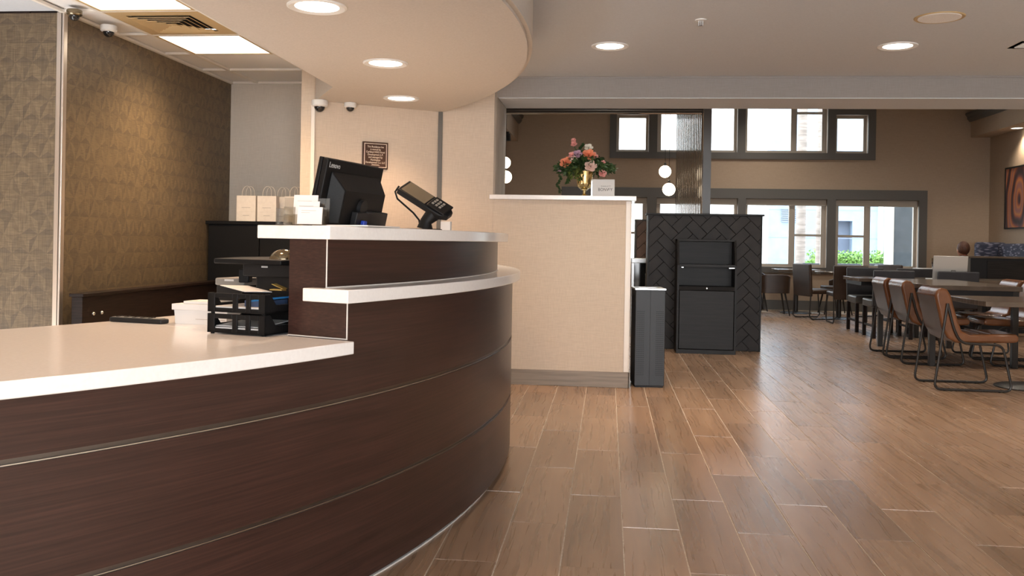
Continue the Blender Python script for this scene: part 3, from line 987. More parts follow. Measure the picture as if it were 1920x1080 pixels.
# raised section
MB().arc(R - 0.24, R - 0.085, 0.938, 1.135, AJ, A1).build('raised_panel', M['wenge'], dk)
MB().arc(R - 0.14, R + 0.042, 0.938, 0.980, -22.4, A1).build('ledge', M['quartz'], dk, bevel=0.003)
MB().arc(R - 0.33, R - 0.028, 1.135, 1.178, -22.5, A1).build('raised_countertop', M['quartz'], dk, bevel=0.003)
bead = MB()
for r_, z0, z1 in ((R + 0.0005, 0.82, 0.938), (R - 0.0845, 0.98, 1.135)):
    bead.arc(r_ - 0.003, r_ + 0.0010, z0, z1, AJ - 0.008, AJ + 0.020, 1)
bead.arc(R - 0.24, R + 0.003, 0.820, 0.8235, AJ - 0.05, AJ, 1)
bead.arc(R - 0.0855, R - 0.080, 0.980, 0.983, AJ, A1)
bead.build('corner_bead', M['caulk'], dk)


def dpt(r, a, z):
    return Vector((CX + r * math.cos(rad(a)), CY + r * math.sin(rad(a)), z))


# ================================================================== BACK COUNTER AREA
bc = thing('low_partition', 'low dark wood partition along the bronze papered wall', 'partition', (-3.10, 6.2, 0))
MB().box(-0.05, -1.14, 0, 0.02, 0.76, 0.765).build('board', M['dark_wood'], bc, bevel=0.003)
MB().box(-0.06, -1.15, 0.765, 0.03, 0.76, 0.785).build('cap', M['dark_wood'], bc, bevel=0.003)
for k in (0, 1):
    MB().ball((0.035, -1.05 + 0.09 * k, 0.66), 0.011, 10, 6).build('knob', M['steel'], bc)
kb = thing('storage_cabinet', 'tall black cabinet under the paper gift bags', 'cabinet', (-2.77, 7.2, 0))
MB().box(-0.43, -0.2, 0.0, 0.44, 0.235, 1.235).build('body', M['black_plastic'], kb, bevel=0.003)
MB().box(-0.445, -0.225, 1.235, 0.45, 0.235, 1.262).build('top', M['black_plastic'], kb, bevel=0.003)
for x in (-0.42, 0.008):
    d = MB().box(x, -0.218, 0.08, x + 0.42, -0.2, 1.22).build('door', M['black_plastic'], kb, bevel=0.002)
    hx = x + 0.36 if x < 0 else x + 0.06
    MB().tube([(hx, -0.219, 0.6), (hx, -0.24, 0.6), (hx, -0.24, 0.75), (hx, -0.219, 0.75)], 0.005, 8).build('handle', M['charcoal'], d)


def bag(loc, rz, label):
    t = thing('gift_bag', label, 'bag', loc, rz, 'cream paper gift bags on the black cabinet')
    w, d, h = 0.078, 0.035, 0.208
    q = MB()
    q.v = [(-w, -d, 0), (w, -d, 0), (w, d, 0), (-w, d, 0), (-w, -d, h), (w, -d, h), (w, d, h), (-w, d, h),
           (-w + .001, -d + .002, 0.003), (w - .001, -d + .002, 0.003), (w - .001, d - .002, 0.003), (-w + .001, d - .002, 0.003),
           (-w + .001, -d + .002, h), (w - .001, -d + .002, h), (w - .001, d - .002, h), (-w + .001, d - .002, h),
           (-w - 0.0, 0, h), (w, 0, h)]
    q.f = [(0, 3, 2, 1), (0, 1, 5, 4), (1, 2, 6, 5), (2, 3, 7, 6), (3, 0, 4, 7),
           (8, 9, 10, 11), (8, 12, 13, 9), (9, 13, 14, 10), (10, 14, 15, 11), (11, 15, 12, 8),
           (4, 5, 13, 12), (5, 6, 14, 13), (6, 7, 15, 14), (7, 4, 12, 15)]
    q.m = [0] * 14
    q.v = q.v[:16]
    q.build('body', M['bag'], t, smooth=False)
    for s, dx in ((-1, 0.0), (1, 0.012)):
        pts = [(dx + 0.036 * math.cos(a), s * (d - 0.004) + 0.012 * math.sin(a) * s * -1, h - 0.02 + (0.02 if math.sin(a) <= 0.01 else 0.02 + 0.078 * math.sin(a) ** 0.7))
               for a in [pi * k / 12 for k in range(13)]]
        MB().tube(pts, 0.0022, 6).build('handle', M['bag_cord'], t)
    MB().box(-0.036, -d - 0.0006, 0.110, 0.036, -d, 0.114).box(-0.06, -d - 0.0006, 0.0765, 0.06, -d, 0.0772).box(-0.026, -d - 0.0006, 0.046, 0.026, -d, 0.050).build('print', M['pale_ink'], t, smooth=False)


bag((-2.918, 7.10, 1.262), rad(4), 'leftmost cream paper bag with twisted cord handles on the black cabinet')
bag((-2.752, 7.12, 1.262), rad(2), 'cream paper bag second from left on the black cabinet')
bag((-2.672, 7.24, 1.262), rad(-3), 'third cream paper bag, half behind the card holder')
bag((-2.532, 7.14, 1.262), rad(-6), 'rightmost cream paper bag beside the pale wall edge')

# sit stand platform on the work top behind the raised section
pf = thing('desk_riser', 'black sit-stand platform on the work top behind the raised desk end', 'desk riser', (-1.325, 3.29, 0.8202))
pq = MB().prism([(-0.07, -0.19), (0.21, -0.28), (0.40, 0.30), (0.05, 0.40), (-0.09, 0.10)], 0.222, 0.24)
pq.build('platform', M['black_plastic'], pf, bevel=0.004)
pc = MB().prism([(0.03, -0.05), (0.20, -0.11), (0.25, 0.10), (0.08, 0.16)], 0.0, 0.20)
pc.build('column', M['matte_black'], pf, bevel=0.006)
MB().prism([(0.0, -0.10), (0.22, -0.175), (0.24, -0.12), (0.02, -0.045)], 0.175, 0.221).build('lift_arm', M['matte_black'], pf, bevel=0.004)
MB().box(-0.02, -0.09, 0.150, 0.018, -0.05, 0.200).build('lever', M['black_plastic'], pf, bevel=0.004)
MB().box(-0.014, -0.001, -0.003, 0.014, 0.0, 0.003, T=Matrix.Translation((0.105, -0.157, 0.212)) @ Matrix.Rotation(rad(-18), 4, 'Z')).build('scale_mark', M['silver_ink'], pf, smooth=False)

ms = thing('computer_mouse', 'dark glossy computer mouse on the black platform', 'mouse', (-1.155, 3.15, 1.0605), rad(15))
mq = MB()
pro = []
for j in range(9):
    a = pi / 2 * j / 8
    pro.append((0.034 * math.cos(a) + 1e-4, 0.036 * math.sin(a)))
mq.lathe(pro, 24, T=Matrix.Diagonal((1.5, 0.95, 1, 1)))
mq.build('shell', M['bronze'], ms, ang=60)
MB().box(-0.012, -0.003, 0.034, 0.018, 0.003, 0.037).build('wheel', M['black_plastic'], ms)
bx = thing('white_box', 'small white upright carton on the black platform by the mouse', 'box', (-1.075, 3.11, 1.0605), rad(-15))
MB().box(-0.034, -0.02, 0, 0.034, 0.02, 0.058).build('carton', M['paper'], bx, bevel=0.002)
MB().box(-0.0345, -0.0206, 0.050, 0.0345, 0.0206, 0.0535).build('lid_seam', M['pale_ink'], bx, smooth=False)

# letter trays: lower and upper
U = Vector((0.217, -0.059, 0)).normalized()
tray_rz = math.atan2(U.y, U.x)


def tray(loc, label):
    t = thing('letter_tray', label, 'letter tray', loc, tray_rz, 'stacked black letter trays')
    w, d, h = 0.225, 0.225, 0.066
    fr = MB()
    hs = [(0.028, 0.098, 0.018, 0.050), (0.118, 0.150, 0.018, 0.050), (0.168, 0.200, 0.018, 0.050)]
    fr.grid(0, w, 0.004, h, hs, 0, 0.006)
    fr.build('front', M['black_plastic'], t, bevel=0.002)
    MB().box(0, 0, 0.004, w, d, 0.009).build('base', M['black_plastic'], t)
    for x in (0, w - 0.005):
        s = MB().prism([(0, 0.004), (d, 0.004), (d, h), (0.18, h), (0.15, 0.030), (0.06, 0.030), (0.03, h), (0, h)], x, x + 0.005,
                       T=Matrix(((0, 0, 1, 0), (1, 0, 0, 0), (0, 1, 0, 0), (0, 0, 0, 1))))
        s.build('side', M['black_plastic'], t)
    MB().box(0, d - 0.005, 0.004, w, d, h).build('back', M['black_plastic'], t)
    for x in (0.012, w - 0.012):
        for y in (0.012, d - 0.012):
            MB().lathe([(0.006, -0.0005), (0.007, 0.005)], 10, T=Matrix.Translation((x, y, 0))).build('foot', M['black_plastic'], t)
    return t


T0 = Vector((-1.302, 2.853, 0.8207))
tray(T0, 'lower of the two stacked black letter trays')
tray(T0 + Vector((0, 0, 0.0675)), 'upper of the two stacked black letter trays')
Vd = Vector((-U.y, U.x, 0))


def sheet(loc, rz, tilt, w, d, m, label, name='paper_sheet', h=0.002, cat='paper', group=None):
    o = tag(MB().box(-w / 2, -d / 2, 0, w / 2, d / 2, h).build(name, m, smooth=False), label, cat, group)
    o.location = loc
    o.rotation_euler = (tilt[0], tilt[1], rz)
    return o


def tp(u, v, z):
    return T0 + U * u + Vd * v + Vector((0, 0, z))


sheet(tp(0.112, 0.113, 0.0095), tray_rz, (0, 0, 0), 0.205, 0.205, M['paper'], 'white papers lying in the lower letter tray', 'paper_stack', 0.012)
sheet(tp(0.10, 0.113, 0.0285), tray_rz + 0.04, (rad(3), 0, 0), 0.17, 0.18, M['paper'], 'loose white sheet on the papers in the lower tray')
sheet(tp(0.112, 0.113, 0.0675 + 0.0095), tray_rz, (0, 0, 0), 0.205, 0.205, M['paper'], 'white papers lying in the upper letter tray', 'paper_stack', 0.012)
sheet(tp(0.15, 0.11, 0.0675 + 0.022), tray_rz + 0.05, (0, 0, 0), 0.08, 0.13, M['folder'], 'blue folder in the upper letter tray', 'folder', 0.02, 'folder')
sheet(tp(0.175, 0.115, 0.0675 + 0.043), tray_rz, (0, rad(-8), 0), 0.075, 0.15, M['sky_blue'], 'bright blue card poking over the side of the upper tray', 'card', 0.006, 'card')
sheet(tp(0.075, 0.10, 0.143), tray_rz - 0.1, (rad(-3), rad(9), 0), 0.11, 0.13, M['paper'], 'tilted white sheet on top of the upper letter tray')
# stacked cube of yellow notes and small grey terminal on the work top
og = thing('desk_organiser', 'small black desk organiser between the trays and the black platform', 'organiser', (-1.163, 3.098, 0.8202), tray_rz)
MB().box(-0.046, -0.036, 0, 0.046, 0.036, 0.118).build('body', M['black_plastic'], og, bevel=0.003)
MB().box(-0.048, -0.038, 0.118, 0.048, 0.038, 0.124).build('top', M['matte_black'], og, bevel=0.001)
MB().box(-0.036, -0.0375, 0.03, 0.036, -0.036, 0.085).build('drawer', M['matte_black'], og, bevel=0.001)
yn = thing('sticky_notes', 'yellow pad of notes on the small black organiser', 'notes', (-1.155, 3.095, 0.9445), tray_rz + rad(14))
MB().box(-0.022, -0.022, 0, 0.022, 0.022, 0.012).build('pad', M['yellow'], yn)
MB().box(-0.022, -0.022, 0.0125, 0.022, 0.022, 0.0140, T=Matrix.Translation((0, 0, 0.0095)) @ Matrix.Rotation(rad(22), 4, 'Y')).build('loose_note', M['yellow'], yn)
gd = thing('label_printer', 'small grey desktop printer behind the letter trays', 'printer', (-1.43, 3.42, 0.8202), rad(-10))
MB().box(-0.06, -0.07, 0, 0.06, 0.07, 0.13).build('body', M['matte_black'], gd, bevel=0.006)
MB().box(-0.064, -0.074, 0.13, 0.064, 0.074, 0.158).build('lid', M['grey_plastic'], gd, bevel=0.006)
MB().box(-0.02, -0.076, 0.147, 0.02, -0.074, 0.154).build('button', M['silver_ink'], gd)
wb_ = thing('storage_box', 'white lidded card box on the work top left of the letter trays', 'box', (-1.44, 3.18, 0.8202), rad(-10))
MB().prism([(-0.105, 0), (0.105, 0), (0.112, 0.062), (-0.112, 0.062)], -0.06, 0.06, T=Matrix(((1, 0, 0, 0), (0, 0, 1, 0), (0, 1, 0, 0), (0, 0, 0, 1)))).build('body', M['paper'], wb_)
MB().box(-0.118, -0.066, 0.050, 0.118, 0.066, 0.072).build('lid', M['paper'], wb_, bevel=0.002)
MB().box(-0.08, -0.05, 0.072, 0.10, 0.05, 0.082).build('flap', M['paper'], wb_, bevel=0.002)
MB().box(-0.02, -0.0612, 0.018, 0.10, -0.0600, 0.020).build('seam', M['pale_ink'], wb_, smooth=False)
rc = thing('remote_control', 'slim dark remote control lying propped on the work top', 'remote', (-1.69, 3.135, 0.8205), rad(-12))
MB().box(-0.115, -0.022, 0.0, 0.115, 0.022, 0.017).build('body', M['matte_black'], rc, bevel=0.005)
MB().box(-0.105, -0.018, 0.0172, 0.10, 0.018, 0.0185).build('face', M['grey_plastic'], rc)
for k in range(5):
    for j in (-1, 1):
        MB().box(-0.09 + k * 0.035, j * 0.009 - 0.005, 0.0186, -0.078 + k * 0.035, j * 0.009 + 0.005, 0.0205).build('button', M['matte_black'], rc, smooth=False)

# ================================================================== ON THE RAISED COUNTER
# monitor seen from behind
mo = thing('computer_monitor', 'black computer monitor seen from behind on the raised white counter', 'monitor', (-0.965, 3.255, 1.1790))
Mu = Vector((0.085, 0.425, 0)).normalized()          # along the width, near to far
Mz = Vector((0.045, 0.0, 0.235)).normalized()
Mn = Mu.cross(Mz).normalized()                        # back of the monitor, towards the lobby
TM = Matrix(((Mu.x, Mz.x, Mn.x, 0), (Mu.y, Mz.y, Mn.y, 0), (Mu.z, Mz.z, Mn.z, 0), (0, 0, 0, 1)))
TM = Matrix.Translation((0, 0, 0.02)) @ TM
q = MB().box(-0.222, -0.012, -0.030, 0.222, 0.222, -0.016, T=TM)
q.build('screen_bezel', M['black_plastic'], mo, bevel=0.003)
MB().box(-0.220, -0.010, -0.016, 0.220, 0.220, 0.006, T=TM).build('back_shell', M['black_plastic'], mo, bevel=0.004)


def frustum(x0, x1, y0, y1, z0, X0, X1, Y0, Y1, z1, T):
    q = MB()
    q.v = [T @ Vector(p) for p in [(x0, y0, z0), (x1, y0, z0), (x1, y1, z0), (x0, y1, z0), (X0, Y0, z1), (X1, Y0, z1), (X1, Y1, z1), (X0, Y1, z1)]]
    q.f = [(0, 3, 2, 1), (4, 5, 6, 7), (0, 1, 5, 4), (1, 2, 6, 5), (2, 3, 7, 6), (3, 0, 4, 7)]
    q.m = [0] * 6
    return q


frustum(-0.185, 0.20, -0.008, 0.180, 0.006, -0.155, 0.168, 0.0, 0.120, 0.060, TM).build('rear_housing', M['black_plastic'], mo, bevel=0.004)
MB().box(-0.08, -0.03, 0.060, 0.09, 0.05, 0.085, T=TM).build('stand_neck', M['matte_black'], mo, bevel=0.004)
MB().box(0.00, -0.03, 0.0605, 0.17, 0.055, 0.085, T=TM).build('port_cover', M['matte_black'], mo, bevel=0.004)
MB().lathe([(0.028, 0.055), (0.028, 0.075)], 24, T=TM @ Matrix.Translation((-0.02, 0.066, 0))).build('hinge_cap', M['matte_black'], mo)
MB().box(-0.045, -0.015, 0.085, -0.020, 0.022, 0.100, T=TM).build('cable_plug', M['blue'], mo, bevel=0.003)
MB().box(-0.11, -0.11, 0, 0.10, 0.13, 0.010, T=Matrix.Rotation(rad(-12), 4, 'Z')).build('base_plate', M['matte_black'], mo, bevel=0.003)
MB().box(-0.03, -0.05, 0.009, 0.05, 0.06, 0.045).build('foot', M['matte_black'], mo, bevel=0.003)
lt = lettering('Lenovo', 0.027, M['silver_ink'], mo, (0, 0, 0), (0, 0, 0), 'LEFT')
lt.matrix_local = TM @ Matrix.Translation((-0.208, 0.199, 0.0070))
sheet((-0.845, 3.00, 1.1790), rad(-10), (0, 0, 0), 0.20, 0.26, M['paper'], 'white sheet lying in front of the black monitor', h=0.004)

# payment terminal on a stand
tm = thing('payment_terminal', 'black card payment terminal tilted on its stand', 'payment terminal', (-0.78, 3.84, 1.1785))
Rr = Vector((math.cos(YAW), math.sin(YAW), 0))
Ff = Vector((-math.sin(YAW), math.cos(YAW), 0))
Zz = Vector((0, 0, 1))
L_ = (Rr * 0.205 - Zz * 0.125 - Ff * 0.05).normalized()
W_ = (Rr * 0.10 + Ff * 0.055)
W_ = (W_ - L_ * W_.dot(L_)).normalized()
N_ = -(L_.cross(W_)).normalized()
if N_.z < 0:
    N_ = -N_
TT = Matrix(((L_.x, W_.x, N_.x, 0.0), (L_.y, W_.y, N_.y, 0.0), (L_.z, W_.z, N_.z, 0.128), (0, 0, 0, 1)))
MB().prism([(-0.125, -0.048), (0.095, -0.048), (0.125, -0.02), (0.125, 0.02), (0.095, 0.048), (-0.125, 0.048)], -0.018, 0.010, T=TT).build('body', M['black_plastic'], tm, bevel=0.005)
MB().box(-0.112, -0.040, 0.0102, 0.012, 0.040, 0.012, T=TT).build('screen', M['screen'], tm)
MB().box(0.022, -0.042, 0.0102, 0.112, 0.042, 0.020, T=TT).build('keypad_hood', M['black_plastic'], tm, bevel=0.004)
for a in range(3):
    for b in range(3):
        MB().box(0.034 + a * 0.018, -0.022 + b * 0.017, 0.0202, 0.044 + a * 0.018, -0.012 + b * 0.017, 0.0235, T=TT).build('key', M['grey_plastic'], tm, smooth=False)
MB().prism([(-0.13, -0.07), (0.03, -0.09), (0.06, 0.06), (-0.09, 0.08)], 0, 0.008).build('base_plate', M['black_plastic'], tm, bevel=0.002)
nk = MB()
nk.tube([(0.0, -0.02, 0.008), (0.005, -0.02, 0.04), (0.03, -0.012, 0.068)], 0.03, 12, rs=[0.036, 0.026, 0.034])
nk.build('stand', M['black_plastic'], tm)
cb = [(-0.118, 0.0, 0.19), (-0.135, 0.0, 0.165), (-0.125, 0.0, 0.135), (-0.09, 0.0, 0.105), (-0.055, 0.0, 0.075), (-0.03, 0.0, 0.045), (-0.025, 0.0, 0.015)]
MB().tube([Rr * x + Ff * y + Zz * z for x, y, z in cb], 0.004, 8).build('cable', M['black_plastic'], tm)
wc = thing('card_stack', 'small stack of white cards beside the payment terminal', 'cards', (-0.735, 4.08, 1.1785))
MB().box(-0.022, -0.02, 0, 0.022, 0.02, 0.045).build('cards', M['paper'], wc, smooth=False)

# brochure holder with stepped cards
bh = thing('brochure_holder', 'clear acrylic card holder on the end of the raised counter', 'card holder', dpt(R - 0.19, -21.7, 1.1785), rad(4))
MB().box(-0.075, -0.045, 0, 0.075, 0.05, 0.004).build('base', M['acrylic'], bh, smooth=False)
for k, (y, h) in enumerate(((0.045, 0.095), (0.012, 0.062), (-0.02, 0.035))):
    MB().box(-0.075 + k * 0.008, y, 0.004, 0.075, y + 0.003, h, T=Matrix.Rotation(rad(-4), 4, 'X')).build('divider', M['acrylic'], bh, smooth=False)
MB().box(-0.075, -0.045, 0.004, -0.072, 0.05, 0.055).build('side', M['acrylic'], bh, smooth=False)
hb = dpt(R - 0.19, -21.7, 1.1785)
for k, (x, y, w, h) in enumerate(((-0.005, 0.032, 0.080, 0.098), (0.012, 0.002, 0.078, 0.076), (0.032, -0.03, 0.080, 0.056))):
    nm = ('back', 'middle', 'front')[k]
    T = thing('information_card', 'white printed card in the %s row of the clear holder' % nm, 'card', hb + Vector((x, y, 0.0045)), rad(4), 'printed cards in the clear holder')
    MB().box(-w / 2, 0, 0, w / 2, 0.006, h, T=Matrix.Rotation(rad(-9), 4, 'X')).build('card', M['paper'], T, smooth=False)
    MB().box(-w / 2 + 0.012, -0.0006, h * 0.78, w / 2 - 0.02, 0, h * 0.80, T=Matrix.Rotation(rad(-9), 4, 'X')).box(-w / 2 + 0.012, -0.0006, h * 0.66, 0, 0, h * 0.68, T=Matrix.Rotation(rad(-9), 4, 'X')).build('print', M['pale_ink'], T, smooth=False)

# ================================================================== WALL PLAQUE
pm_ = PA + pd * 0.479
pl = thing('wall_plaque', 'brown wall plaque with cream lettering and border behind the desk', 'sign', (pm_.x + pn.x * 0.001, pm_.y + pn.y * 0.001, 1.785), math.atan2(pd.y, pd.x))
MB().box(-0.103, -0.018, -0.104, 0.103, 0.0, 0.104).build('board', M['plaque'], pl, bevel=0.003)
MB().grid(-0.091, 0.091, -0.092, 0.092, [(-0.087, 0.087, -0.088, 0.088)], -0.0192, -0.018).build('border', M['cream'], pl, smooth=False)
for k, s in enumerate(['This Residence Inn', 'is owned by', 'Carlsbad HHG Hotel', 'Development L.P.', 'and managed by', 'Huntington', 'Development Co. LLC']):
    lettering(s, 0.0205, M['cream'], pl, (0, -0.0187, 0.066 - k * 0.0202), (pi / 2, 0, 0), sx=0.86)
MB().box(-0.028, -0.0187, -0.072, 0.028, -0.018, -0.070).box(-0.034, -0.0187, -0.077, 0.034, -0.018, -0.075).build('small_print', M['cream'], pl, smooth=False)

# ================================================================== HALF WALL LEDGE, FLOWERS
lg = tag(MB().box(-0.945, 7.15, 1.472, 0.215, 7.60, 1.508).build('ledge_top', M['quartz'], bevel=0.003), 'long pale stone ledge top capping the half wall under the flowers', 'ledge')
vs = thing('vase', 'gold footed vase on the pale ledge holding the flowers', 'vase', (-0.198, 7.36, 1.5085))
MB().lathe([(0.046, 0.0), (0.044, 0.006), (0.026, 0.014), (0.014, 0.026)], 32).build('foot', M['gold'], vs, ang=50)
MB().lathe([(0.013, 0.024), (0.012, 0.052), (0.030, 0.056), (0.031, 0.062), (0.012, 0.066)], 24).build('stem', M['gold'], vs, ang=50)
MB().lathe([(0.012, 0.062), (0.040, 0.066), (0.057, 0.082), (0.062, 0.11), (0.065, 0.16), (0.072, 0.205), (0.068, 0.205), (0.061, 0.16), (0.055, 0.12), (0.02, 0.10)], 40).build('bowl', M['gold'], vs, ang=50)

fa = thing('flower_arrangement', 'mixed bouquet of coral, pink and lilac blooms with trailing greenery', 'flowers', (-0.198, 7.36, 1.72))
frng = random.Random(11)


def petal_flower(mb, c, r, axis, layers=4, ruffle=0.0):
    axis = Vector(axis).normalized()
    T = Matrix.Translation(c) @ axis.to_track_quat('Z', 'Y').to_matrix().to_4x4()
    for L in range(layers):
        n = 5 if L < 2 else 4
        rr = r * (1.0 - 0.24 * L)
        tilt = rad(12 + 22 * L)
        for k in range(n):
            a = 2 * pi * (k + 0.5 * (L % 2)) / n + frng.uniform(-0.15, 0.15)
            w = rr * 0.62
            pts = []
            for (uu, vv, hh) in ((0.12, 0, -0.05), (0.55, 0.9, 0.02), (0.95, 0.65, 0.18), (1.05, 0.0, 0.12 + ruffle), (0.95, -0.65, 0.18), (0.55, -0.9, 0.02), (0.6, 0.0, -0.12)):
                x = uu * rr * math.cos(tilt)
                z = uu * rr * math.sin(tilt) + hh * rr + L * 0.10 * r - 0.1 * r
                y = vv * w * (0.8 + frng.uniform(-0.05, 0.05))
                pts.append(T @ Vector((x * math.cos(a) - y * math.sin(a), x * math.sin(a) + y * math.cos(a), z)))
            mb.add(pts, [(0, 6, 1), (1, 6, 2), (2, 6, 3), (3, 6, 4), (4, 6, 5), (5, 6, 0)])


def at(px, py):       # offsets in the arrangement: right, up
    return px, py


BL = [('bloom', 'coral', -0.148, -0.005, -0.05, 0.046, 4, 'orange coral bloom'), ('bloom', 'coral', 0.033, 0.058, -0.04, 0.050, 4, None),
      ('bloom', 'pink', 0.070, 0.052, -0.02, 0.036, 4, None), ('bloom', 'blush', 0.050, -0.035, -0.085, 0.048, 5, 'pale blush rose'),
      ('bloom', 'lilac', -0.055, 0.066, -0.03, 0.036, 4, 'lilac bloom'), ('bloom', 'white_petal', 0.030, 0.122, 0.0, 0.034, 4, 'small white bloom'),
      ('bloom', 'pink', -0.103, 0.060, -0.02, 0.028, 3, None), ('bloom', 'blush', -0.085, 0.018, -0.07, 0.028, 3, None),
      ('bloom', 'pink', 0.142, -0.085, -0.04, 0.034, 4, None), ('bloom', 'pink', 0.150, 0.005, 0.0, 0.019, 3, None),
      ('bloom', 'lilac', -0.193, -0.058, -0.03, 0.020, 3, None), ('bloom', 'pink', -0.088, 0.150, 0.0, 0.026, 4, None),
      ('bloom', 'pink', -0.092, 0.182, 0.005, 0.020, 3, None)]
for nm, m, x, z, y, r, L, lab in BL:
    q = MB()
    petal_flower(q, (x, y - 0.045, z + 0.058), r * 1.08, (x * 1.6, -0.75, 0.35 + z), L)
    o = q.build('bloom', M[m], fa, ang=80)
    if lab:
        o['label'] = lab


def leaf(mb, p, d, l, w):
    d = Vector(d).normalized()
    s = d.cross(Vector((frng.uniform(-1, 1), frng.uniform(-1, 1), frng.uniform(-1, 1)))).normalized() * w
    p = Vector(p)
    up = d.cross(s).normalized() * w * 0.3
    mb.add([p, p + d * l * 0.45 + s, p + d * l, p + d * l * 0.45 - s, p + d * l * 0.5 + up], [(0, 1, 4), (1, 2, 4), (2, 3, 4), (3, 0, 4)])


q = MB()
for i in range(1150):
    a = frng.uniform(0, 2 * pi)
    rr = frng.uniform(0.02, 1) ** 0.6
    x = 0.225 * rr * math.cos(a)
    y = 0.14 * rr * math.sin(a)
    z = -0.005 + frng.uniform(-0.09, 0.13) * (1.2 - rr) + (-0.01 if rr > 0.6 else 0.01)
    if abs(x) < 0.075 and abs(y) < 0.08 and z < -0.02:
        z = 0.03
    if abs(x) < 0.09 and y < 0.02 and z < 0.0:
        z += 0.06
    leaf(q, (x, y, z + 0.03), (x + frng.uniform(-0.1, 0.1), y + frng.uniform(-0.1, 0.1), frng.uniform(-0.15, 0.12)), frng.uniform(0.026, 0.055), frng.uniform(0.008, 0.016))
for i in range(60):   # trailing sprays on the left and right
    t_ = i / 60
    leaf(q, (-0.205 + 0.012 * math.sin(9 * t_), -0.02, -0.03 - 0.145 * t_), (frng.uniform(-1, 1), frng.uniform(-1, 1), -0.8), 0.026, 0.007)
    leaf(q, (0.20 + 0.03 * t_, 0.0, 0.02 + 0.03 * math.sin(5 * t_)), (1, frng.uniform(-1, 1), frng.uniform(-1, 0.5)), 0.026, 0.007)
    leaf(q, (-0.11 - 0.03 * t_, -0.03, -0.02 - 0.08 * t_), (frng.uniform(-1, 1), frng.uniform(-1, 0), -0.6), 0.028, 0.008)
    leaf(q, (-0.06 + 0.05 * t_, 0.0, 0.15 + 0.06 * t_), (frng.uniform(-1, 1), frng.uniform(-1, 1), 0.8), 0.024, 0.007)
fo = q.build('foliage', M['leaf'], fa, ang=80)
fo['kind'] = 'stuff'
q = MB()
for i in range(90):
    leaf(q, (-0.08 + frng.uniform(-0.05, 0.06), -0.06 + frng.uniform(-0.03, 0.02), -0.03 + frng.uniform(-0.05, 0.05)), (frng.uniform(-1, 1), -0.6, frng.uniform(-1, 1)), 0.03, 0.011)
q.build('pale_foliage', M['olive'], fa, ang=80)['kind'] = 'stuff'
q = MB()
for (x, z) in [(-0.09, 0.17), (0.03, 0.12), (-0.15, 0.03), (0.14, -0.03), (0.06, 0.05), (-0.05, 0.06), (0.15, 0.04), (-0.19, -0.02)]:
    q.tube([(0, 0, -0.09), (x * 0.3, -0.01, -0.02), (x, -0.035, z + 0.05)], 0.0035, 6)
q.build('stems', M['leaf'], fa)

sg = thing('tabletop_sign', 'square white counter sign with black lettering beside the gold vase', 'sign', (-0.043, 7.30, 1.5085), rad(0))
MB().box(-0.088, -0.012, 0, 0.088, 0.012, 0.138).build('board', M['paper'], sg, bevel=0.002)
MB().box(-0.100, -0.008, 0.0, -0.0885, 0.010, 0.136).build('side_panel', M['acrylic'], sg)
lettering('MARRIOTT', 0.0125, M['ink'], sg, (0.018, -0.0125, 0.082), (pi / 2, 0, 0), sx=0.9, space=1.5)
lettering('BONV', 0.034, M['ink'], sg, (-0.001, -0.0125, 0.055), (pi / 2, 0, 0), sx=0.86, space=1.08)
lettering('O', 0.022, M['ink'], sg, (0.045, -0.0125, 0.059), (pi / 2, 0, 0), sx=0.9)
lettering('Y', 0.034, M['ink'], sg, (0.063, -0.0125, 0.055), (pi / 2, 0, 0), sx=0.86)

# ================================================================== WASTE BIN
wbn = thing('waste_bin', 'charcoal perforated steel waste bin beside the half wall', 'bin', (0.330, 7.40, 0), rad(5))
bw, bd, bh_ = 0.118, 0.15, 0.772
MB().box(-bw, -bd, 0.012, bw, bd, bh_).build('body', M['charcoal'], wbn, bevel=0.004)
MB().box(-bw + 0.008, -bd + 0.008, 0, bw - 0.008, bd - 0.008, 0.012).build('plinth', M['matte_black'], wbn)
top = MB()
top.grid(-bw - 0.004, bw + 0.004, -bd - 0.004, bd + 0.004, [(-0.075, 0.075, -0.055, 0.045)], -0.012, 0.0)
tb = top.build('lid', M['steel'], wbn, smooth=False)
tb.rotation_euler = (-pi / 2, 0, 0)
tb.location = (0, 0, bh_)
MB().box(-0.073, -0.043, bh_ + 0.0003, 0.073, 0.053, bh_ + 0.002).build('slot', M['perf'], wbn, smooth=False)
MB().box(-0.001, -bd - 0.0006, 0.014, 0.001, -bd, bh_ - 0.002).build('seam', M['perf'], wbn, smooth=False)
q = MB()
for side in (-1, 1):
    for a in range(6):
        for b in range(34):
            x = side * (0.050 + a * 0.0105)
            z = 0.10 + b * 0.0152
            s = 0.0031
            n_ = 6
            pts = [(x + s * math.cos(2 * pi * k / n_), -bd - 0.0007, z + s * math.sin(2 * pi * k / n_)) for k in range(n_)]
            q.add(pts, [tuple(range(n_))])
q.build('perforations', M['perf'], wbn, smooth=False)['kind'] = 'stuff'


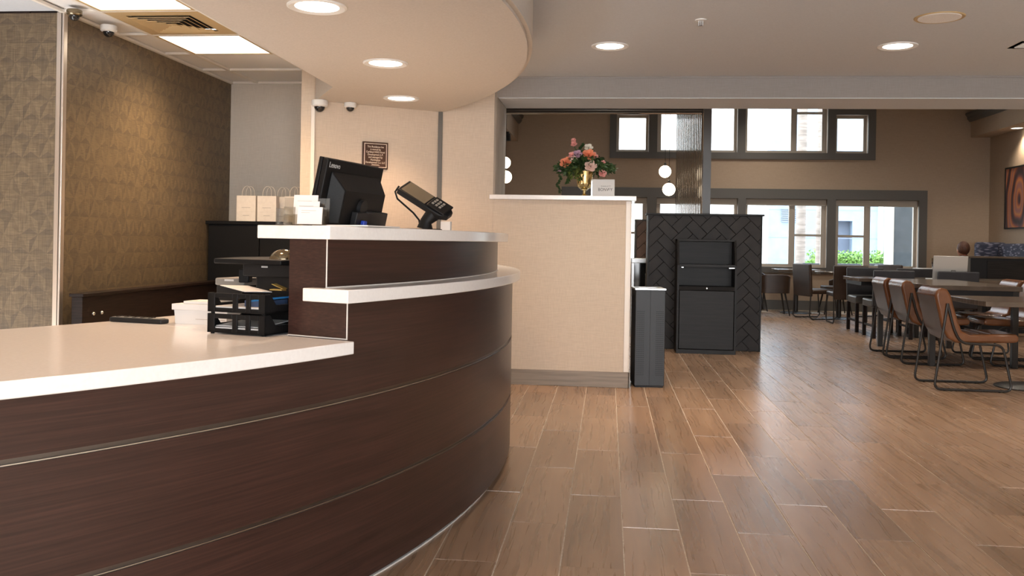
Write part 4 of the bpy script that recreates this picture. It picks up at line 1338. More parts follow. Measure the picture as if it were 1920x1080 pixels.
# ================================================================== HERRINGBONE PARTITIONS AND CABINET
def herring(parent, x0, x1, z0, z1, m, hole=None, y=0.0, W_=0.108, th=0.008, gap=0.0035, org=(0, 0)):
    c, s = math.cos(pi / 4), math.sin(pi / 4)
    pieces = []
    rngi = range(-24, 25)
    for i in rngi:
        for j in rngi:
            ox, oy = (i + 2 * j) * W_, (i - 2 * j) * W_
            for (a, b, w, h) in ((0, 0, 2, 1), (0, 1, 1, 2)):
                X0, Y0 = ox + a * W_ + gap / 2, oy + b * W_ + gap / 2
                X1, Y1 = ox + (a + w) * W_ - gap / 2, oy + (b + h) * W_ - gap / 2
                poly = [(X * c - Y * s + org[0], X * s + Y * c + org[1]) for X, Y in ((X0, Y0), (X1, Y0), (X1, Y1), (X0, Y1))]
                poly = clip_poly(poly, x0, x1, z0, z1)
                if len(poly) < 3 or area(poly) < 1.5e-4:
                    continue
                if hole:
                    cx_ = sum(p[0] for p in poly) / len(poly)
                    cz_ = sum(p[1] for p in poly) / len(poly)
                    if all(hole[0] < p[0] < hole[1] and hole[2] < p[1] < hole[3] for p in poly):
                        continue
                pieces.append(poly)
    for p in pieces:
        q = MB()
        jit = random.uniform(-0.0015, 0.0015)
        n = len(p)
        cx_ = sum(k[0] for k in p) / n
        cz_ = sum(k[1] for k in p) / n
        b = [(k[0] + (cx_ - k[0]) * 0.03, k[1] + (cz_ - k[1]) * 0.03) for k in p]
        q.v = [(k[0], y, k[1]) for k in p] + [(k[0], y - th + jit, k[1]) for k in b]
        q.f = [tuple(range(n, 2 * n))[::-1]] + [(i, (i + 1) % n, n + (i + 1) % n, n + i) for i in range(n)]
        q.m = [0] * len(q.f)
        q.build('tile', m, parent, smooth=False)


hp = thing('tiled_partition', 'charcoal herringbone tiled partition with dark cap, behind the grey cabinet', 'partition', (0.432, 9.96, 0))
MB().box(0.004, 0.0, 0, 1.208, 0.35, 1.452).build('core', M['mortar'], hp, smooth=False)
MB().box(-0.022, -0.022, 1.452, 1.232, 0.37, 1.472).build('cap', M['kiosk'], hp, bevel=0.002)
MB().box(-0.004, -0.012, 0, 0.012, 0.35, 1.4515).build('edge_strip', M['kiosk'], hp, smooth=False)
MB().box(1.198, -0.012, 0, 1.212, 0.35, 1.4515).build('edge_strip', M['kiosk'], hp, smooth=False)
herring(hp, 0.012, 1.198, 0.004, 1.450, M['herring'], hole=(0.33, 0.89, 0, 1.17), org=(0.02, 0.03))

hp2 = thing('tiled_partition', 'brown herringbone tiled partition glimpsed behind the waste bin', 'partition', (0.362, 12.0, 0))
MB().box(0.0, 0.0, 0, 0.60, 0.25, 1.44).build('core', M['mortar'], hp2, smooth=False)
MB().box(-0.014, -0.02, 1.44, 0.62, 0.26, 1.455).build('cap', M['casing'], hp2, smooth=False)
MB().box(-0.012, -0.012, 0, 0.006, 0.25, 1.44).build('edge_strip', M['casing'], hp2, smooth=False)
herring(hp2, 0.008, 0.58, 0.6, 1.438, M['herring_brown'], org=(0.03, 0.0))

cb_ = thing('tray_cabinet', 'charcoal cabinet with two open cubbies over a door, before the herringbone tiles', 'cabinet', (1.030, 9.95, 0))
K = M['kiosk']
MB().box(-0.305, -0.36, 0, 0.305, -0.012, 0.045).build('plinth', K, cb_, bevel=0.002)
for sx_ in (-1, 1):
    x0 = sx_ * 0.305
    x1 = sx_ * 0.285
    pr = [(-0.012, 0.045), (-0.36, 0.045), (-0.36, 0.92), (-0.27, 1.19), (-0.012, 1.19)]
    q = MB().prism(pr, min(x0, x1), max(x0, x1), T=Matrix(((0, 0, 1, 0), (1, 0, 0, 0), (0, 1, 0, 0), (0, 0, 0, 1))))
    q.build('side_panel', K, cb_, smooth=False)
MB().box(-0.305, -0.272, 1.172, 0.305, -0.012, 1.192).build('top', K, cb_, bevel=0.002)
MB().box(-0.284, -0.10, 0.045, 0.284, -0.02, 1.171).build('back', K, cb_, smooth=False)
MB().box(-0.284, -0.362, 0.905, 0.284, -0.10, 0.93).build('shelf', K, cb_, smooth=False)
MB().box(-0.284, -0.362, 0.662, 0.284, -0.10, 0.70).build('shelf', M['mortar'], cb_, smooth=False)
dr = MB().box(-0.278, -0.362, 0.05, 0.278, -0.344, 0.656).build('door', K, cb_, bevel=0.002)
MB().lathe([(0.009, 0.0), (0.010, 0.004), (0.006, 0.010)], 14, T=Matrix.Translation((0, -0.363, 0.684)) @ Matrix.Rotation(pi / 2, 4, 'X')).build('lock', M['steel'], cb_)
for x in (-0.262, 0.225):
    MB().box(x, -0.36, 0.893, x + (0.02 if x < 0 else 0.055), -0.345, 0.902).build('bracket', M['steel'], cb_)

# steel drinks cooler glimpsed beside the half wall
ck = thing('steel_appliance', 'steel framed glass fronted appliance glimpsed left of the herringbone partition', 'appliance', (0.41, 11.2, 0))
MB().prism([(-0.12, 0.90), (0.14, 0.90), (0.14, 0.955), (-0.12, 0.955)], -0.05, 0.3, T=Matrix(((1, 0, 0, 0), (0, 0, 1, 0), (0, 1, 0, 0), (0, 0, 0, 1)))).build('hood', M['steel'], ck, bevel=0.004)
MB().box(-0.12, -0.04, 0, -0.085, 0.3, 0.90).build('post', M['steel'], ck, bevel=0.003)
MB().box(0.075, -0.04, 0, 0.14, 0.3, 0.90).build('post', M['steel'], ck, bevel=0.003)
MB().box(-0.085, 0.0, 0.05, 0.075, 0.28, 0.90).build('door', M['smoke'], ck)
MB().tube([(0.055, -0.012, 0.45), (0.055, -0.03, 0.47), (0.055, -0.03, 0.75), (0.055, -0.012, 0.77)], 0.006, 8).build('handle', M['steel'], ck)


# ================================================================== PENDANT GLOBES
def globe(x, y, z, r, label):
    t = thing('pendant_globe', label, 'pendant light', (x, y, z), 0, 'lit opal globe pendants')
    MB().ball((0, 0, 0), r, 28, 18).build('globe', M['globe'], t, ang=80)
    MB().lathe([(0.014, r - 0.004), (0.014, r + 0.03), (0.004, r + 0.034)], 14).build('cap', M['frame'], t)
    MB().tube([(0, 0, r + 0.03), (0, 0, 3.85 - z)], 0.003, 6).build('cord', M['frame'], t)


globe(0.650, 10.75, 1.985, 0.071, 'upper lit globe of the pair beside the ribbed wall')
globe(0.685, 10.55, 1.765, 0.073, 'lower lit globe of the pair beside the ribbed wall')
globe(-1.49, 12.9, 2.26, 0.085, 'upper lit globe half hidden behind the grey jamb left of the flowers')
globe(-1.44, 12.6, 2.035, 0.088, 'lower lit globe half hidden behind the grey jamb left of the flowers')
for (x, y, z, r) in ((0.650, 10.75, 1.985, 0.071), (0.685, 10.55, 1.765, 0.073), (-1.49, 12.9, 2.26, 0.085), (-1.44, 12.6, 2.035, 0.088)):
    pass
tl = thing('track_spotlight', 'small black spotlight under the bulkhead left of the flowers', 'spotlight', (-1.72, 15.2, 2.98))
MB().lathe([(0.03, 0.0), (0.03, -0.03)], 16).build('mount', M['matte_black'], tl)
MB().lathe([(0.05, -0.03), (0.06, -0.15), (0.055, -0.15)], 20).build('shade', M['matte_black'], tl)


# ================================================================== DINING FURNITURE
def sled_chair():
    """seat faces +X, origin between the runners on the floor"""
    t = thing('sled_chair', '', 'chair', (0, 0, 0), 0, 'brown leather sled chairs')
    hw = 0.225
    # side profile of the padded shell (x, z): seat and back in one sweep
    out = [(0.30, 0.395), (0.345, 0.40), (0.355, 0.44), (0.33, 0.465), (0.15, 0.462), (-0.02, 0.452), (-0.085, 0.48), (-0.115, 0.56), (-0.15, 0.68), (-0.175, 0.77),
           (-0.205, 0.815), (-0.25, 0.825), (-0.285, 0.80), (-0.295, 0.76), (-0.268, 0.64), (-0.235, 0.50), (-0.19, 0.42), (-0.12, 0.385), (0.0, 0.388)]
    q = MB().prism(out, -hw, hw, T=Matrix(((1, 0, 0, 0), (0, 0, 1, 0), (0, 1, 0, 0), (0, 0, 0, 1))))
    o = q.build('shell', M['leather'], t, bevel=0.018, ang=70)
    o.modifiers['edge'].segments = 3
    # back skin: darker brown outer face
    sk_ = [(-0.297, 0.755), (-0.270, 0.64), (-0.237, 0.50), (-0.192, 0.417), (-0.122, 0.381), (-0.122, 0.384), (-0.191, 0.421), (-0.235, 0.502), (-0.267, 0.64), (-0.294, 0.755)]
    MB().prism(sk_, -hw + 0.03, hw - 0.03, T=Matrix(((1, 0, 0, 0), (0, 0, 1, 0), (0, 1, 0, 0), (0, 0, 0, 1)))).build('back_cover', M['leather_back'], t)
    q = MB()
    for k in range(2):
        x = 0.05 + 0.09 * k
        q.tube([(x, -hw + 0.025, 0.4615), (x, hw - 0.025, 0.4615)], 0.003, 6)
    q.build('seam', M['leather_back'], t)
    for s in (-1, 1):
        y = s * (hw + 0.012)

        def bend(pts, r=0.05, n=5):
            res = []
            for i, p in enumerate(pts):
                p = Vector(p)
                if i in (0, len(pts) - 1):
                    res.append(p)
                    continue
                a, b = Vector(pts[i - 1]), Vector(pts[i + 1])
                da, db = (a - p), (b - p)
                ra = min(r, da.length * 0.45)
                rb = min(r, db.length * 0.45)
                p0, p1 = p + da.normalized() * ra, p + db.normalized() * rb
                for k in range(n + 1):
                    u = k / n
                    res.append(p0 * (1 - u) ** 2 + p * 2 * u * (1 - u) + p1 * u * u)
            return res
        path = bend([(-0.205, y, 0.70), (-0.155, y, 0.50), (-0.10, y, 0.385), (0.22, y, 0.378), (0.30, y, 0.012), (-0.30, y, 0.012), (-0.205, y, 0.70)], 0.06)
        MB().tube(path, 0.0105, 8).build('sled_frame', M['frame'], t)
        for x in (-0.22, 0.2):
            MB().lathe([(0.009, 0.0), (0.010, 0.006)], 8, T=Matrix.Translation((x, y, 0))).build('glide', M['matte_black'], t)
    MB().tube([(-0.02, -hw - 0.012, 0.376), (-0.02, hw + 0.012, 0.376)], 0.009, 8).build('crossbar', M['frame'], t)
    return t


sc = sled_chair()
sc.location = (2.92, 7.83, 0)
sc['label'] = 'brown leather sled chair nearest the camera, at the pedestal table'
dup(sc, (3.165, 9.46, 0), 0, 'brown leather sled chair tucked in at the long table, nearer of two on its left')
dup(sc, (3.165, 10.05, 0), 0, 'brown leather sled chair tucked in at the long table, farther of two on its left')
dup(sc, (4.02, 9.52, 0), pi, 'brown leather sled chair with glossy back, nearer of two across the long table')
dup(sc, (4.05, 10.12, 0), pi, 'brown leather sled chair with glossy back, farther of two across the long table')
dup(sc, (4.10, 8.42, 0), pi, 'brown leather sled chair half cut by frame edge behind the pedestal')


def box_table(name, label, loc, w, d, z, th=0.045, leg=0.055, rail=True, ins=0.05):
    t = thing(name, label, 'table', loc)
    MB().box(-w / 2, -d / 2, z - th, w / 2, d / 2, z).build('tabletop', M['table'], t, bevel=0.004)
    if rail:
        MB().box(-w / 2 + 0.03, -d / 2 + 0.03, z - th - 0.05, w / 2 - 0.03, d / 2 - 0.03, z - th).build('apron', M['matte_black'], t)
    for a in (-1, 1):
        for b in (-1, 1):
            x, y = a * (w / 2 - ins), b * (d / 2 - 0.05)
            MB().box(x - leg / 2, y - leg / 2, 0, x + leg / 2, y + leg / 2, z - th).build('leg', M['frame'], t, bevel=0.003)
    return t


box_table('dining_table', 'long grey-brown table on square dark legs between sled chairs', (3.52, 10.02, 0), 0.86, 1.78, 0.785)
t3 = box_table('dining_table', 'long grey-brown table among the charcoal upholstered chairs', (4.30, 12.38, 0), 2.2, 0.80, 0.745, ins=0.72)


def pedestal(label, loc, w, d, z, r=0.26, square=True):
    t = thing('pedestal_table', label, 'table', loc, 0, 'pedestal dining tables')
    if square:
        MB().box(-w / 2, -d / 2, z - 0.042, w / 2, d / 2, z).build('tabletop', M['table'], t, bevel=0.004)
    else:
        MB().lathe([(w / 2 - 0.004, z - 0.04), (w / 2, z - 0.036), (w / 2, z - 0.004), (w / 2 - 0.004, z)], 40).build('tabletop', M['table'], t)
    MB().lathe([(0.036, 0.015), (0.036, z - 0.06), (0.11, z - 0.05), (0.11, z - 0.042)], 24).build('column', M['frame'], t)
    MB().lathe([(r, 0.0), (r, 0.008), (r * 0.9, 0.016), (0.06, 0.022), (0.04, 0.03)], 40).build('base', M['frame'], t)
    return t


pedestal('near square pedestal table with brown top, cut by the frame edge', (3.50, 7.93, 0), 1.06, 0.86, 0.73, 0.27)
pedestal('small pedestal table by the windows left of the brown chairs', (3.20, 15.87, 0), 0.72, 0.72, 0.745)
pedestal('pedestal table behind the tall backed brown chair', (3.66, 14.85, 0), 0.75, 0.75, 0.745, 0.27, False)


def parsons(mu, ms):
    """upholstered chair with square wooden legs; sits facing +Y (back at -Y)"""
    t = thing('upholstered_chair', '', 'chair', (0, 0, 0), 0, 'charcoal upholstered dining chairs')
    w = 0.245
    MB().box(-w, -0.21, 0.385, w, 0.235, 0.485).build('seat', ms, t, bevel=0.02)
    bk = MB().prism([(-0.20, 0.40), (-0.255, 0.40), (-0.285, 0.845), (-0.27, 0.86), (-0.24, 0.855), (-0.215, 0.62)], -w, w, T=Matrix(((0, 0, 1, 0), (1, 0, 0, 0), (0, 1, 0, 0), (0, 0, 0, 1))))
    bk.build('backrest', mu, t, bevel=0.012)
    for a in (-1, 1):
        for y0, y1 in ((-0.25, -0.205), (0.185, 0.23)):
            x = a * (w - 0.024)
            MB().box(x - 0.021, y0, 0, x + 0.021, y1, 0.39).build('leg', M['dark_wood'], t, bevel=0.003)
        MB().box(a * (w - 0.024) - 0.01, -0.205, 0.14, a * (w - 0.024) + 0.01, 0.185, 0.165).build('stretcher', M['dark_wood'], t)
    return t


pc_ = parsons(M['dark_up'], M['grey_seat'])
pc_.location = (3.545, 11.98, 0)
pc_['label'] = 'charcoal upholstered chair with pale grey seat, near side of table, leftmost'
dup(pc_, (4.30, 11.95, 0), 0, 'charcoal upholstered chair with its back right below the silver laptop')
dup(pc_, (3.55, 12.76, 0), pi, 'charcoal upholstered chair across the table, beneath the window mullion')
dup(pc_, (4.22, 12.76, 0), pi, 'charcoal upholstered chair across the table, beneath the dark outdoor pillar')


def shell_chair(m):
    """rounded tub chair with splayed legs, faces +Y"""
    t = thing('tub_chair', '', 'chair', (0, 0, 0), 0, 'brown rounded chairs by the windows')
    MB().prism([(x * 0.24, y * 0.22) for x, y in [(math.copysign(abs(math.cos(a)) ** 0.5, math.cos(a)), math.copysign(abs(math.sin(a)) ** 0.5, math.sin(a))) for a in [2 * pi * k / 24 for k in range(24)]]], 0.40, 0.475).build('seat', m, t, bevel=0.015)
    q = MB()
    n = 18
    for i in range(n + 1):
        a = pi + pi * i / n
        for r, z in ((0.255, 0.38), (0.285, 0.38)):
            pass
    ring = []
    for i in range(n + 1):
        a = pi * 0.98 + pi * 1.04 * i / n
        cx_, sy_ = math.cos(a), math.sin(a)
        ex = math.copysign(abs(cx_) ** 0.45, cx_)
        ey = math.copysign(abs(sy_) ** 0.6, sy_)
        top_ = 0.56 + 0.11 * max(0, -sy_) ** 0.5
        ring.append(((ex * 0.235, ey * 0.21), (ex * 0.265, ey * 0.25), top_))
    vs_ = []
    for (i0, i1), (o0, o1), tp_ in ring:
        vs_ += [(i0, i1, 0.40), (o0 * 0.96, o1 * 0.96, 0.36), (o0, o1, tp_), (i0, i1, tp_)]
    fs = []
    for i in range(n):
        b = 4 * i
        for k in range(4):
            fs.append((b + k, b + (k + 1) % 4, b + 4 + (k + 1) % 4, b + 4 + k))
    fs += [(3, 2, 1, 0), (4 * n, 4 * n + 1, 4 * n + 2, 4 * n + 3)]
    q.add(vs_, fs)
    q.build('backrest', m, t, bevel=0.01, ang=50)
    for a in (-1, 1):
        for b in (-1, 1):
            MB().tube([(a * 0.16, b * 0.15, 0.41), (a * 0.235, b * 0.225, 0.0)], 0.013, 8, rs=[0.017, 0.010]).build('leg', M['frame'], t)
    return t


shc = shell_chair(M['brown_up'])
shc.location = (2.72, 15.35, 0)
shc['label'] = 'brown tub chair half hidden by the herringbone partition'
dup(shc, (3.84, 15.85, 0), rad(90), 'brown tub chair right of the small window table')
dup(shc, (2.52, 16.25, 0), pi, 'dark tub chair close under the window by the partition edge')
dup(shc, (0.08, 12.35, 0), rad(-150), 'dark tub chair glimpsed beside the half wall')


def tall_sled(m):
    t = thing('high_back_chair', '', 'chair', (0, 0, 0), 0, 'brown high backed chairs at the round table')
    MB().box(-0.24, -0.2, 0.40, 0.24, 0.24, 0.47).build('seat', m, t, bevel=0.02)
    MB().prism([(-0.19, 0.36), (-0.235, 0.36), (-0.265, 0.85), (-0.245, 0.87), (-0.215, 0.86)], -0.245, 0.245, T=Matrix(((0, 0, 1, 0), (1, 0, 0, 0), (0, 1, 0, 0), (0, 0, 0, 1)))).build('backrest', m, t, bevel=0.018)
    for a in (-1, 1):
        x = a * 0.235
        MB().tube([(x, -0.22, 0.42), (x, -0.24, 0.05), (x, -0.20, 0.012), (x, 0.20, 0.012), (x, 0.235, 0.05), (x, 0.20, 0.41)], 0.0105, 8).build('sled_frame', M['frame'], t)
    return t


tlc = tall_sled(M['brown_up'])
tlc.location = (3.56, 14.02, 0)
tlc['label'] = 'brown high backed chair with its back to the room at the round table'
dup(tlc, (3.26, 14.72, 0), rad(-70), 'brown high backed chair on the left of the round table')
dup(tlc, (4.35, 15.15, 0), rad(120), 'brown high backed chair beyond the round table')

# laptop on the long table
lp = thing('laptop', 'open silver laptop seen from behind on the far table', 'laptop', (4.23, 12.05, 0.7455), rad(0))
MB().box(-0.20, -0.26, 0, 0.20, 0.0, 0.016).build('base', M['laptop'], lp, bevel=0.003)
MB().box(-0.205, -0.004, 0.0, 0.205, 0.006, 0.295, T=Matrix.Translation((0, -0.262, 0.012)) @ Matrix.Rotation(rad(8), 4, 'X')).build('lid', M['laptop'], lp, bevel=0.004)
lgp = MB().grid(0.010, 0.066, 0.062, 0.118, [(0.018, 0.058, 0.088, 0.104)], -0.0046, -0.004)
lo_ = lgp.build('sticker', M['grey_plastic'], lp, smooth=False)
lo_.location = (0, -0.262, 0.012)
lo_.rotation_euler = (rad(8), 0, 0)

# service counter, cup and divider behind the laptop
sv = thing('side_counter', 'narrow white topped counter beside the laptop', 'counter', (4.69, 13.78, 0))
MB().box(-0.16, -0.2, 0.0, 0.16, 0.2, 0.815).build('body', M['dark_up'], sv, bevel=0.003)
MB().box(-0.19, -0.23, 0.815, 0.19, 0.22, 0.85).build('top', M['quartz'], sv, bevel=0.003)
cu = thing('coffee_glass', 'tall glass of coffee on the narrow white counter', 'glass', (4.69, 13.68, 0.8505))
MB().lathe([(0.026, 0.0), (0.036, 0.15), (0.034, 0.15), (0.025, 0.004)], 20).build('glass', M['acrylic'], cu)
MB().lathe([(0.0245, 0.005), (0.031, 0.085)], 20).build('coffee', M['brown_up'], cu)
dv = thing('booth_divider', 'dark booth divider with pale cap rail behind the far tables', 'divider', (6.0, 13.1, 0))
MB().box(-1.1, -0.03, 0, 0.59, 0.05, 1.018).build('panel', M['matte_black'], dv, bevel=0.003)
MB().box(-1.13, -0.05, 1.018, 0.59, 0.08, 1.045).build('cap_rail', M['table'], dv, bevel=0.003)
MB().box(-0.82, -0.045, 0.25, -0.10, -0.031, 0.985).build('inset_panel', M['kiosk'], dv, bevel=0.003)
MB().box(-1.1, -0.04, 0, -1.04, 0.06, 1.017).build('end_post', M['casing'], dv)
bt = thing('booth_bench', 'bench with navy and grey patterned back by the right wall', 'bench', (6.15, 14.6, 0))
MB().box(-0.10, -0.55, 0.05, 0.43, 1.2, 0.44).build('plinth', M['matte_black'], bt)
MB().box(-0.12, -0.58, 0.44, 0.40, 1.2, 0.52).build('seat', M['booth'], bt, bevel=0.03)
MB().box(-0.05, 1.2, 0.05, 0.43, 1.36, 1.26).build('backrest', M['booth'], bt, bevel=0.05)
MB().box(0.27, -0.58, 0.52, 0.43, 1.2, 1.24).build('side_back', M['booth'], bt, bevel=0.04)

# painting on the right wall
pt = thing('framed_painting', 'abstract orange and brown framed painting on the right wall', 'painting', (6.598, 15.05, 1.99))
MB().box(-0.03, -0.82, -0.485, -0.002, 0.82, 0.485).build('canvas', M['painting'], pt, smooth=False)
MB().box(-0.04, -0.845, -0.51, 0, -0.82, 0.51).box(-0.04, 0.82, -0.51, 0, 0.845, 0.51).box(-0.04, -0.82, 0.485, 0, 0.82, 0.51).box(-0.04, -0.82, -0.51, 0, 0.82, -0.485).build('frame', M['matte_black'], pt, smooth=False)


# ================================================================== SEATED PERSON
def skin_mesh(name, verts, edges, radii, m, parent, sub=2):
    me = bpy.data.meshes.new(name)
    me.from_pydata(verts, edges, [])
    o = bpy.data.objects.new(name, me)
    COL.objects.link(o)
    o.parent = parent
    sk = o.modifiers.new('skin', 'SKIN')
    if not me.skin_vertices:
        bpy.context.view_layer.objects.active = o
    for i, r in enumerate(radii):
        me.skin_vertices[0].data[i].radius = (r, r) if not isinstance(r, tuple) else r
        me.skin_vertices[0].data[i].use_root = (i == 0)
    sb = o.modifiers.new('sub', 'SUBSURF')
    sb.levels = sub
    sb.render_levels = sub
    me.materials.append(m)
    return o


pp = thing('person', 'person with short brown hair in rust red top seated behind the booth divider', 'person', (5.42, 14.35, 0), rad(12))
# faces +Y in local space, bent a little over the table
vb = [(0, -0.02, 0.50), (0, 0.0, 0.66), (0, 0.03, 0.82), (0, 0.06, 0.93), (0, 0.085, 1.00), (0, 0.115, 1.05),
      (-0.17, 0.06, 0.91), (-0.23, 0.12, 0.72), (-0.16, 0.32, 0.70), (-0.13, 0.40, 0.70),
      (0.17, 0.06, 0.91), (0.23, 0.12, 0.72), (0.16, 0.32, 0.70), (0.13, 0.40, 0.70),
      (-0.09, 0.0, 0.50), (-0.11, 0.42, 0.50), (-0.11, 0.42, 0.09), (-0.11, 0.52, 0.035),
      (0.09, 0.0, 0.50), (0.11, 0.42, 0.50), (0.11, 0.42, 0.09), (0.11, 0.52, 0.035)]
eb = [(0, 1), (1, 2), (2, 3), (3, 4), (4, 5), (3, 6), (6, 7), (7, 8), (8, 9), (3, 10), (10, 11), (11, 12), (12, 13), (0, 14), (14, 15), (15, 16), (16, 17), (0, 18), (18, 19), (19, 20), (20, 21)]
rb = [(0.15, 0.11), (0.14, 0.10), (0.155, 0.105), (0.13, 0.09), (0.055, 0.055), (0.05, 0.05), 0.062, 0.045, 0.036, 0.03, 0.062, 0.045, 0.036, 0.03, 0.085, 0.065, 0.045, 0.035, 0.085, 0.065, 0.045, 0.035]
body = skin_mesh('body', vb, eb, rb, M['shirt'], pp)
hd_ = MB().ball((0, 0.15, 1.125), 0.09, 24, 16, sq=(0.86, 1.05, 1.22))
hd_.ball((0, 0.248, 1.105), 0.014, 10, 8, sq=(0.8, 1, 1.4))
for s in (-1, 1):
    hd_.ball((s * 0.079, 0.145, 1.115), 0.02, 10, 8, sq=(0.4, 0.8, 1.3))
hd_.build('head', M['skin'], pp, ang=80)
ey = MB()
for s in (-1, 1):
    ey.ball((s * 0.03, 0.232, 1.13), 0.009, 10, 8)
ey.build('eyes', M['ink'], pp, ang=80)
MB().box(-0.022, 0.228, 1.066, 0.022, 0.238, 1.072).build('mouth', M['shirt'], pp)
hr = MB().ball((0, 0.128, 1.15), 0.098, 24, 16, sq=(0.90, 1.0, 1.12))
hr.build('hair', M['hair'], pp, ang=80)
for s in (-1, 1):
    q = MB()
    q.ball((s * 0.12, 0.45, 0.70), 0.04, 12, 8, sq=(0.9, 1.1, 0.45))
    for k in range(4):
        q.tube([(s * 0.12 + (k - 1.5) * 0.018, 0.47, 0.70), (s * 0.12 + (k - 1.5) * 0.02, 0.515, 0.702), (s * 0.12 + (k - 1.5) * 0.02, 0.535 - abs(k - 1.4) * 0.006, 0.688)], 0.008, 8)
    q.tube([(s * 0.095, 0.44, 0.70), (s * 0.07, 0.465, 0.70), (s * 0.062, 0.495, 0.695)], 0.009, 8)
    q.build('hand', M['skin'], pp, ang=80)

# ================================================================== OUTSIDE
struct(MB().box(-30, 16.9, -0.2, 40, 60, -0.05).build('ground', M['paving'], smooth=False))
bl = thing('courtyard_building', 'blue-grey rendered building with louvre and recessed bay across the courtyard', 'building', (8.0, 30.0, -0.05))
MB().grid(-2.85, 8, 0.0, 7.0, [(-0.72, -0.23, 0.4, 2.02)], 0, 0.4).build('wall', M['render_blue'], bl, smooth=False)
MB().box(-1.0, 0.41, 0, 0.0, 0.6, 2.3).build('recess', M['render_deep'], bl, smooth=False)
for k in range(7):
    MB().box(-2.46, -0.05, 1.96 + k * 0.066, -1.95, 0.0, 2.0 + k * 0.066).build('louvre', M['render_deep'], bl, smooth=False)
for z in (1.45, 2.35, 3.1):
    MB().box(-2.85, -0.006, z, 8, 0, z + 0.02).build('joint', M['render_deep'], bl, smooth=False)
MB().box(0.55, -0.08, 0, 0.70, 0, 4.2).build('downpipe', M['render_white'], bl, smooth=False)
MB().box(0.9, -0.02, 0.9, 1.5, 0.0, 2.1).build('window', M['render_white'], bl, smooth=False)
wbld = thing('white_building', 'sunlit white building beyond the left side of the courtyard', 'building', (0.0, 36, -0.05))
MB().box(-12, 0, 0, 8.5, 6, 9).build('wall', M['render_white'], wbld, smooth=False)
for i, x in enumerate((-5.5, -2.5, 1.0, 5.15, 6.1, 7.2)):
    f = MB().box(x, -0.05, 0.55, x + 0.5, 0.0, 2.0).build('window', M['sash'], wbld, smooth=False)
    MB().box(x + 0.05, -0.06, 0.6, x + 0.45, -0.05, 1.95).build('pane', M['window_dark'], f, smooth=False)
pil = thing('courtyard_pillar', 'dark slate pillar just outside the right window', 'pillar', (5.95, 19.1, -0.05))
MB().box(-0.23, -0.2, 0, 0.23, 0.35, 6).build('shaft', M['pillar'], pil, bevel=0.01)
MB().box(-0.29, -0.15, 0, -0.232, 0.3, 6).build('edge_strip', M['render_white'], pil, smooth=False)


def palm(loc, r, label):
    t = thing('palm_trunk', label, 'tree', loc, 0, 'palm trunks in the courtyard')
    pr = []
    h = 7.0
    k = 0
    while k * 0.16 < h:
        z = k * 0.16
        rr = r * (1 - 0.03 * z / h)
        pr += [(rr, z), (rr * 1.05, z + 0.11), (rr, z + 0.159)]
        k += 1
    MB().lathe(pr, 20).build('trunk', M['trunk'], t, ang=60)


palm((4.52, 22, -0.05), 0.11, 'left one of two bare palm trunks outside the window')
palm((4.79, 21.2, -0.05), 0.10, 'right one of two bare palm trunks outside the window')

hg = thing('clipped_hedge', 'clipped green hedge across the courtyard', 'hedge', (6.6, 24.5, -0.05))
q = MB()
hr_ = random.Random(5)
for i in range(5200):
    x, y, z = hr_.uniform(-1.3, 1.4), hr_.uniform(-0.35, 0.35), hr_.uniform(0.1, 1.03 + 0.06 * math.sin(i * 0.7))
    if abs(y) < 0.22 and z < 0.9:
        y = -0.35 + hr_.uniform(0, 0.08)
    leaf(q, (x, y, z), (hr_.uniform(-1, 1), hr_.uniform(-1, 0.4), hr_.uniform(-0.5, 1)), 0.085, 0.028)
q.build('foliage', M['hedge'], hg)['kind'] = 'stuff'
MB().box(-1.28, -0.28, 0, 1.38, 0.28, 0.92).build('core', M['leaf'], hg, smooth=False)
sb_ = thing('garden_shrub', 'small green shrub between the two palm trunks', 'shrub', (4.93, 23.2, -0.05))
q = MB()
for i in range(420):
    a, zz = hr_.uniform(0, 2 * pi), hr_.uniform(0.05, 0.85)
    rr = 0.24 * math.sqrt(max(0.05, 1 - (zz - 0.4) ** 2 * 3)) * hr_.uniform(0.4, 1)
    leaf(q, (rr * math.cos(a), rr * math.sin(a), zz), (math.cos(a), math.sin(a), 0.6), 0.10, 0.03)
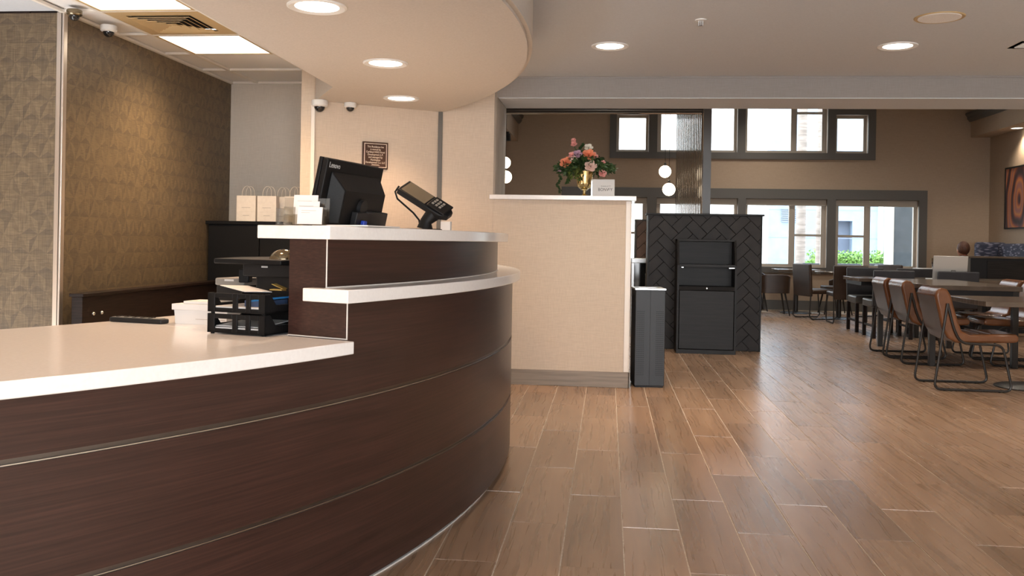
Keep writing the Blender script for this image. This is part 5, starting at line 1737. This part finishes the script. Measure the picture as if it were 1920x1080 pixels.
q.build('foliage', M['hedge'], sb_)['kind'] = 'stuff'
MB().tube([(0, 0, 0), (0.01, 0, 0.4)], 0.02, 8).build('stem', M['trunk'], sb_)


def patio_chair(m):
    t = thing('patio_chair', '', 'chair', (0, 0, 0), 0, 'patio chairs outside the windows')
    MB().box(-0.25, -0.25, 0.40, 0.25, 0.25, 0.46).build('seat', m, t, bevel=0.01)
    MB().prism([(-0.24, 0.42), (-0.28, 0.42), (-0.32, 0.86), (-0.28, 0.86)], -0.25, 0.25, T=Matrix(((0, 0, 1, 0), (1, 0, 0, 0), (0, 1, 0, 0), (0, 0, 0, 1)))).build('backrest', m, t, bevel=0.02)
    for a in (-1, 1):
        MB().box(a * 0.25 - 0.02, -0.25, 0.62, a * 0.25 + 0.02, 0.22, 0.65).build('armrest', m, t)
        for b in (-1, 1):
            MB().box(a * 0.23 - 0.018, b * 0.22 - 0.018, 0, a * 0.23 + 0.018, b * 0.22 + 0.018, 0.62 if b > 0 else 0.42).build('leg', m, t)
    return t


pa = patio_chair(M['patio'])
pa.location = (4.05, 18.6, -0.05)
pa['label'] = 'dark patio chair outside, before the palm trunks'
dup(pa, (4.75, 18.9, -0.05), 0, 'dark patio chair outside, left end of the hedge')
dup(pa, (5.35, 19.65, -0.05), rad(20), 'dark patio chair outside, right end of the hedge')
pg_ = patio_chair(M['patio_grey'])
pg_.location = (5.30, 18.2, -0.05)
pg_['label'] = 'pale grey patio chair outside beside the dark pillar'


def patio_table(loc, label):
    t = thing('patio_table', label, 'table', loc, 0, 'white patio tables')
    MB().box(-0.35, -0.35, 0.70, 0.35, 0.35, 0.735).build('tabletop', M['render_white'], t, bevel=0.004)
    MB().lathe([(0.03, 0.02), (0.03, 0.70)], 14).build('column', M['patio'], t)
    MB().lathe([(0.22, 0.0), (0.2, 0.02)], 24).build('base', M['patio'], t)


patio_table((4.75, 19.8, -0.05), 'white patio table outside, before the palms')
patio_table((5.75, 20.7, -0.05), 'white patio table outside, in front of the hedge')
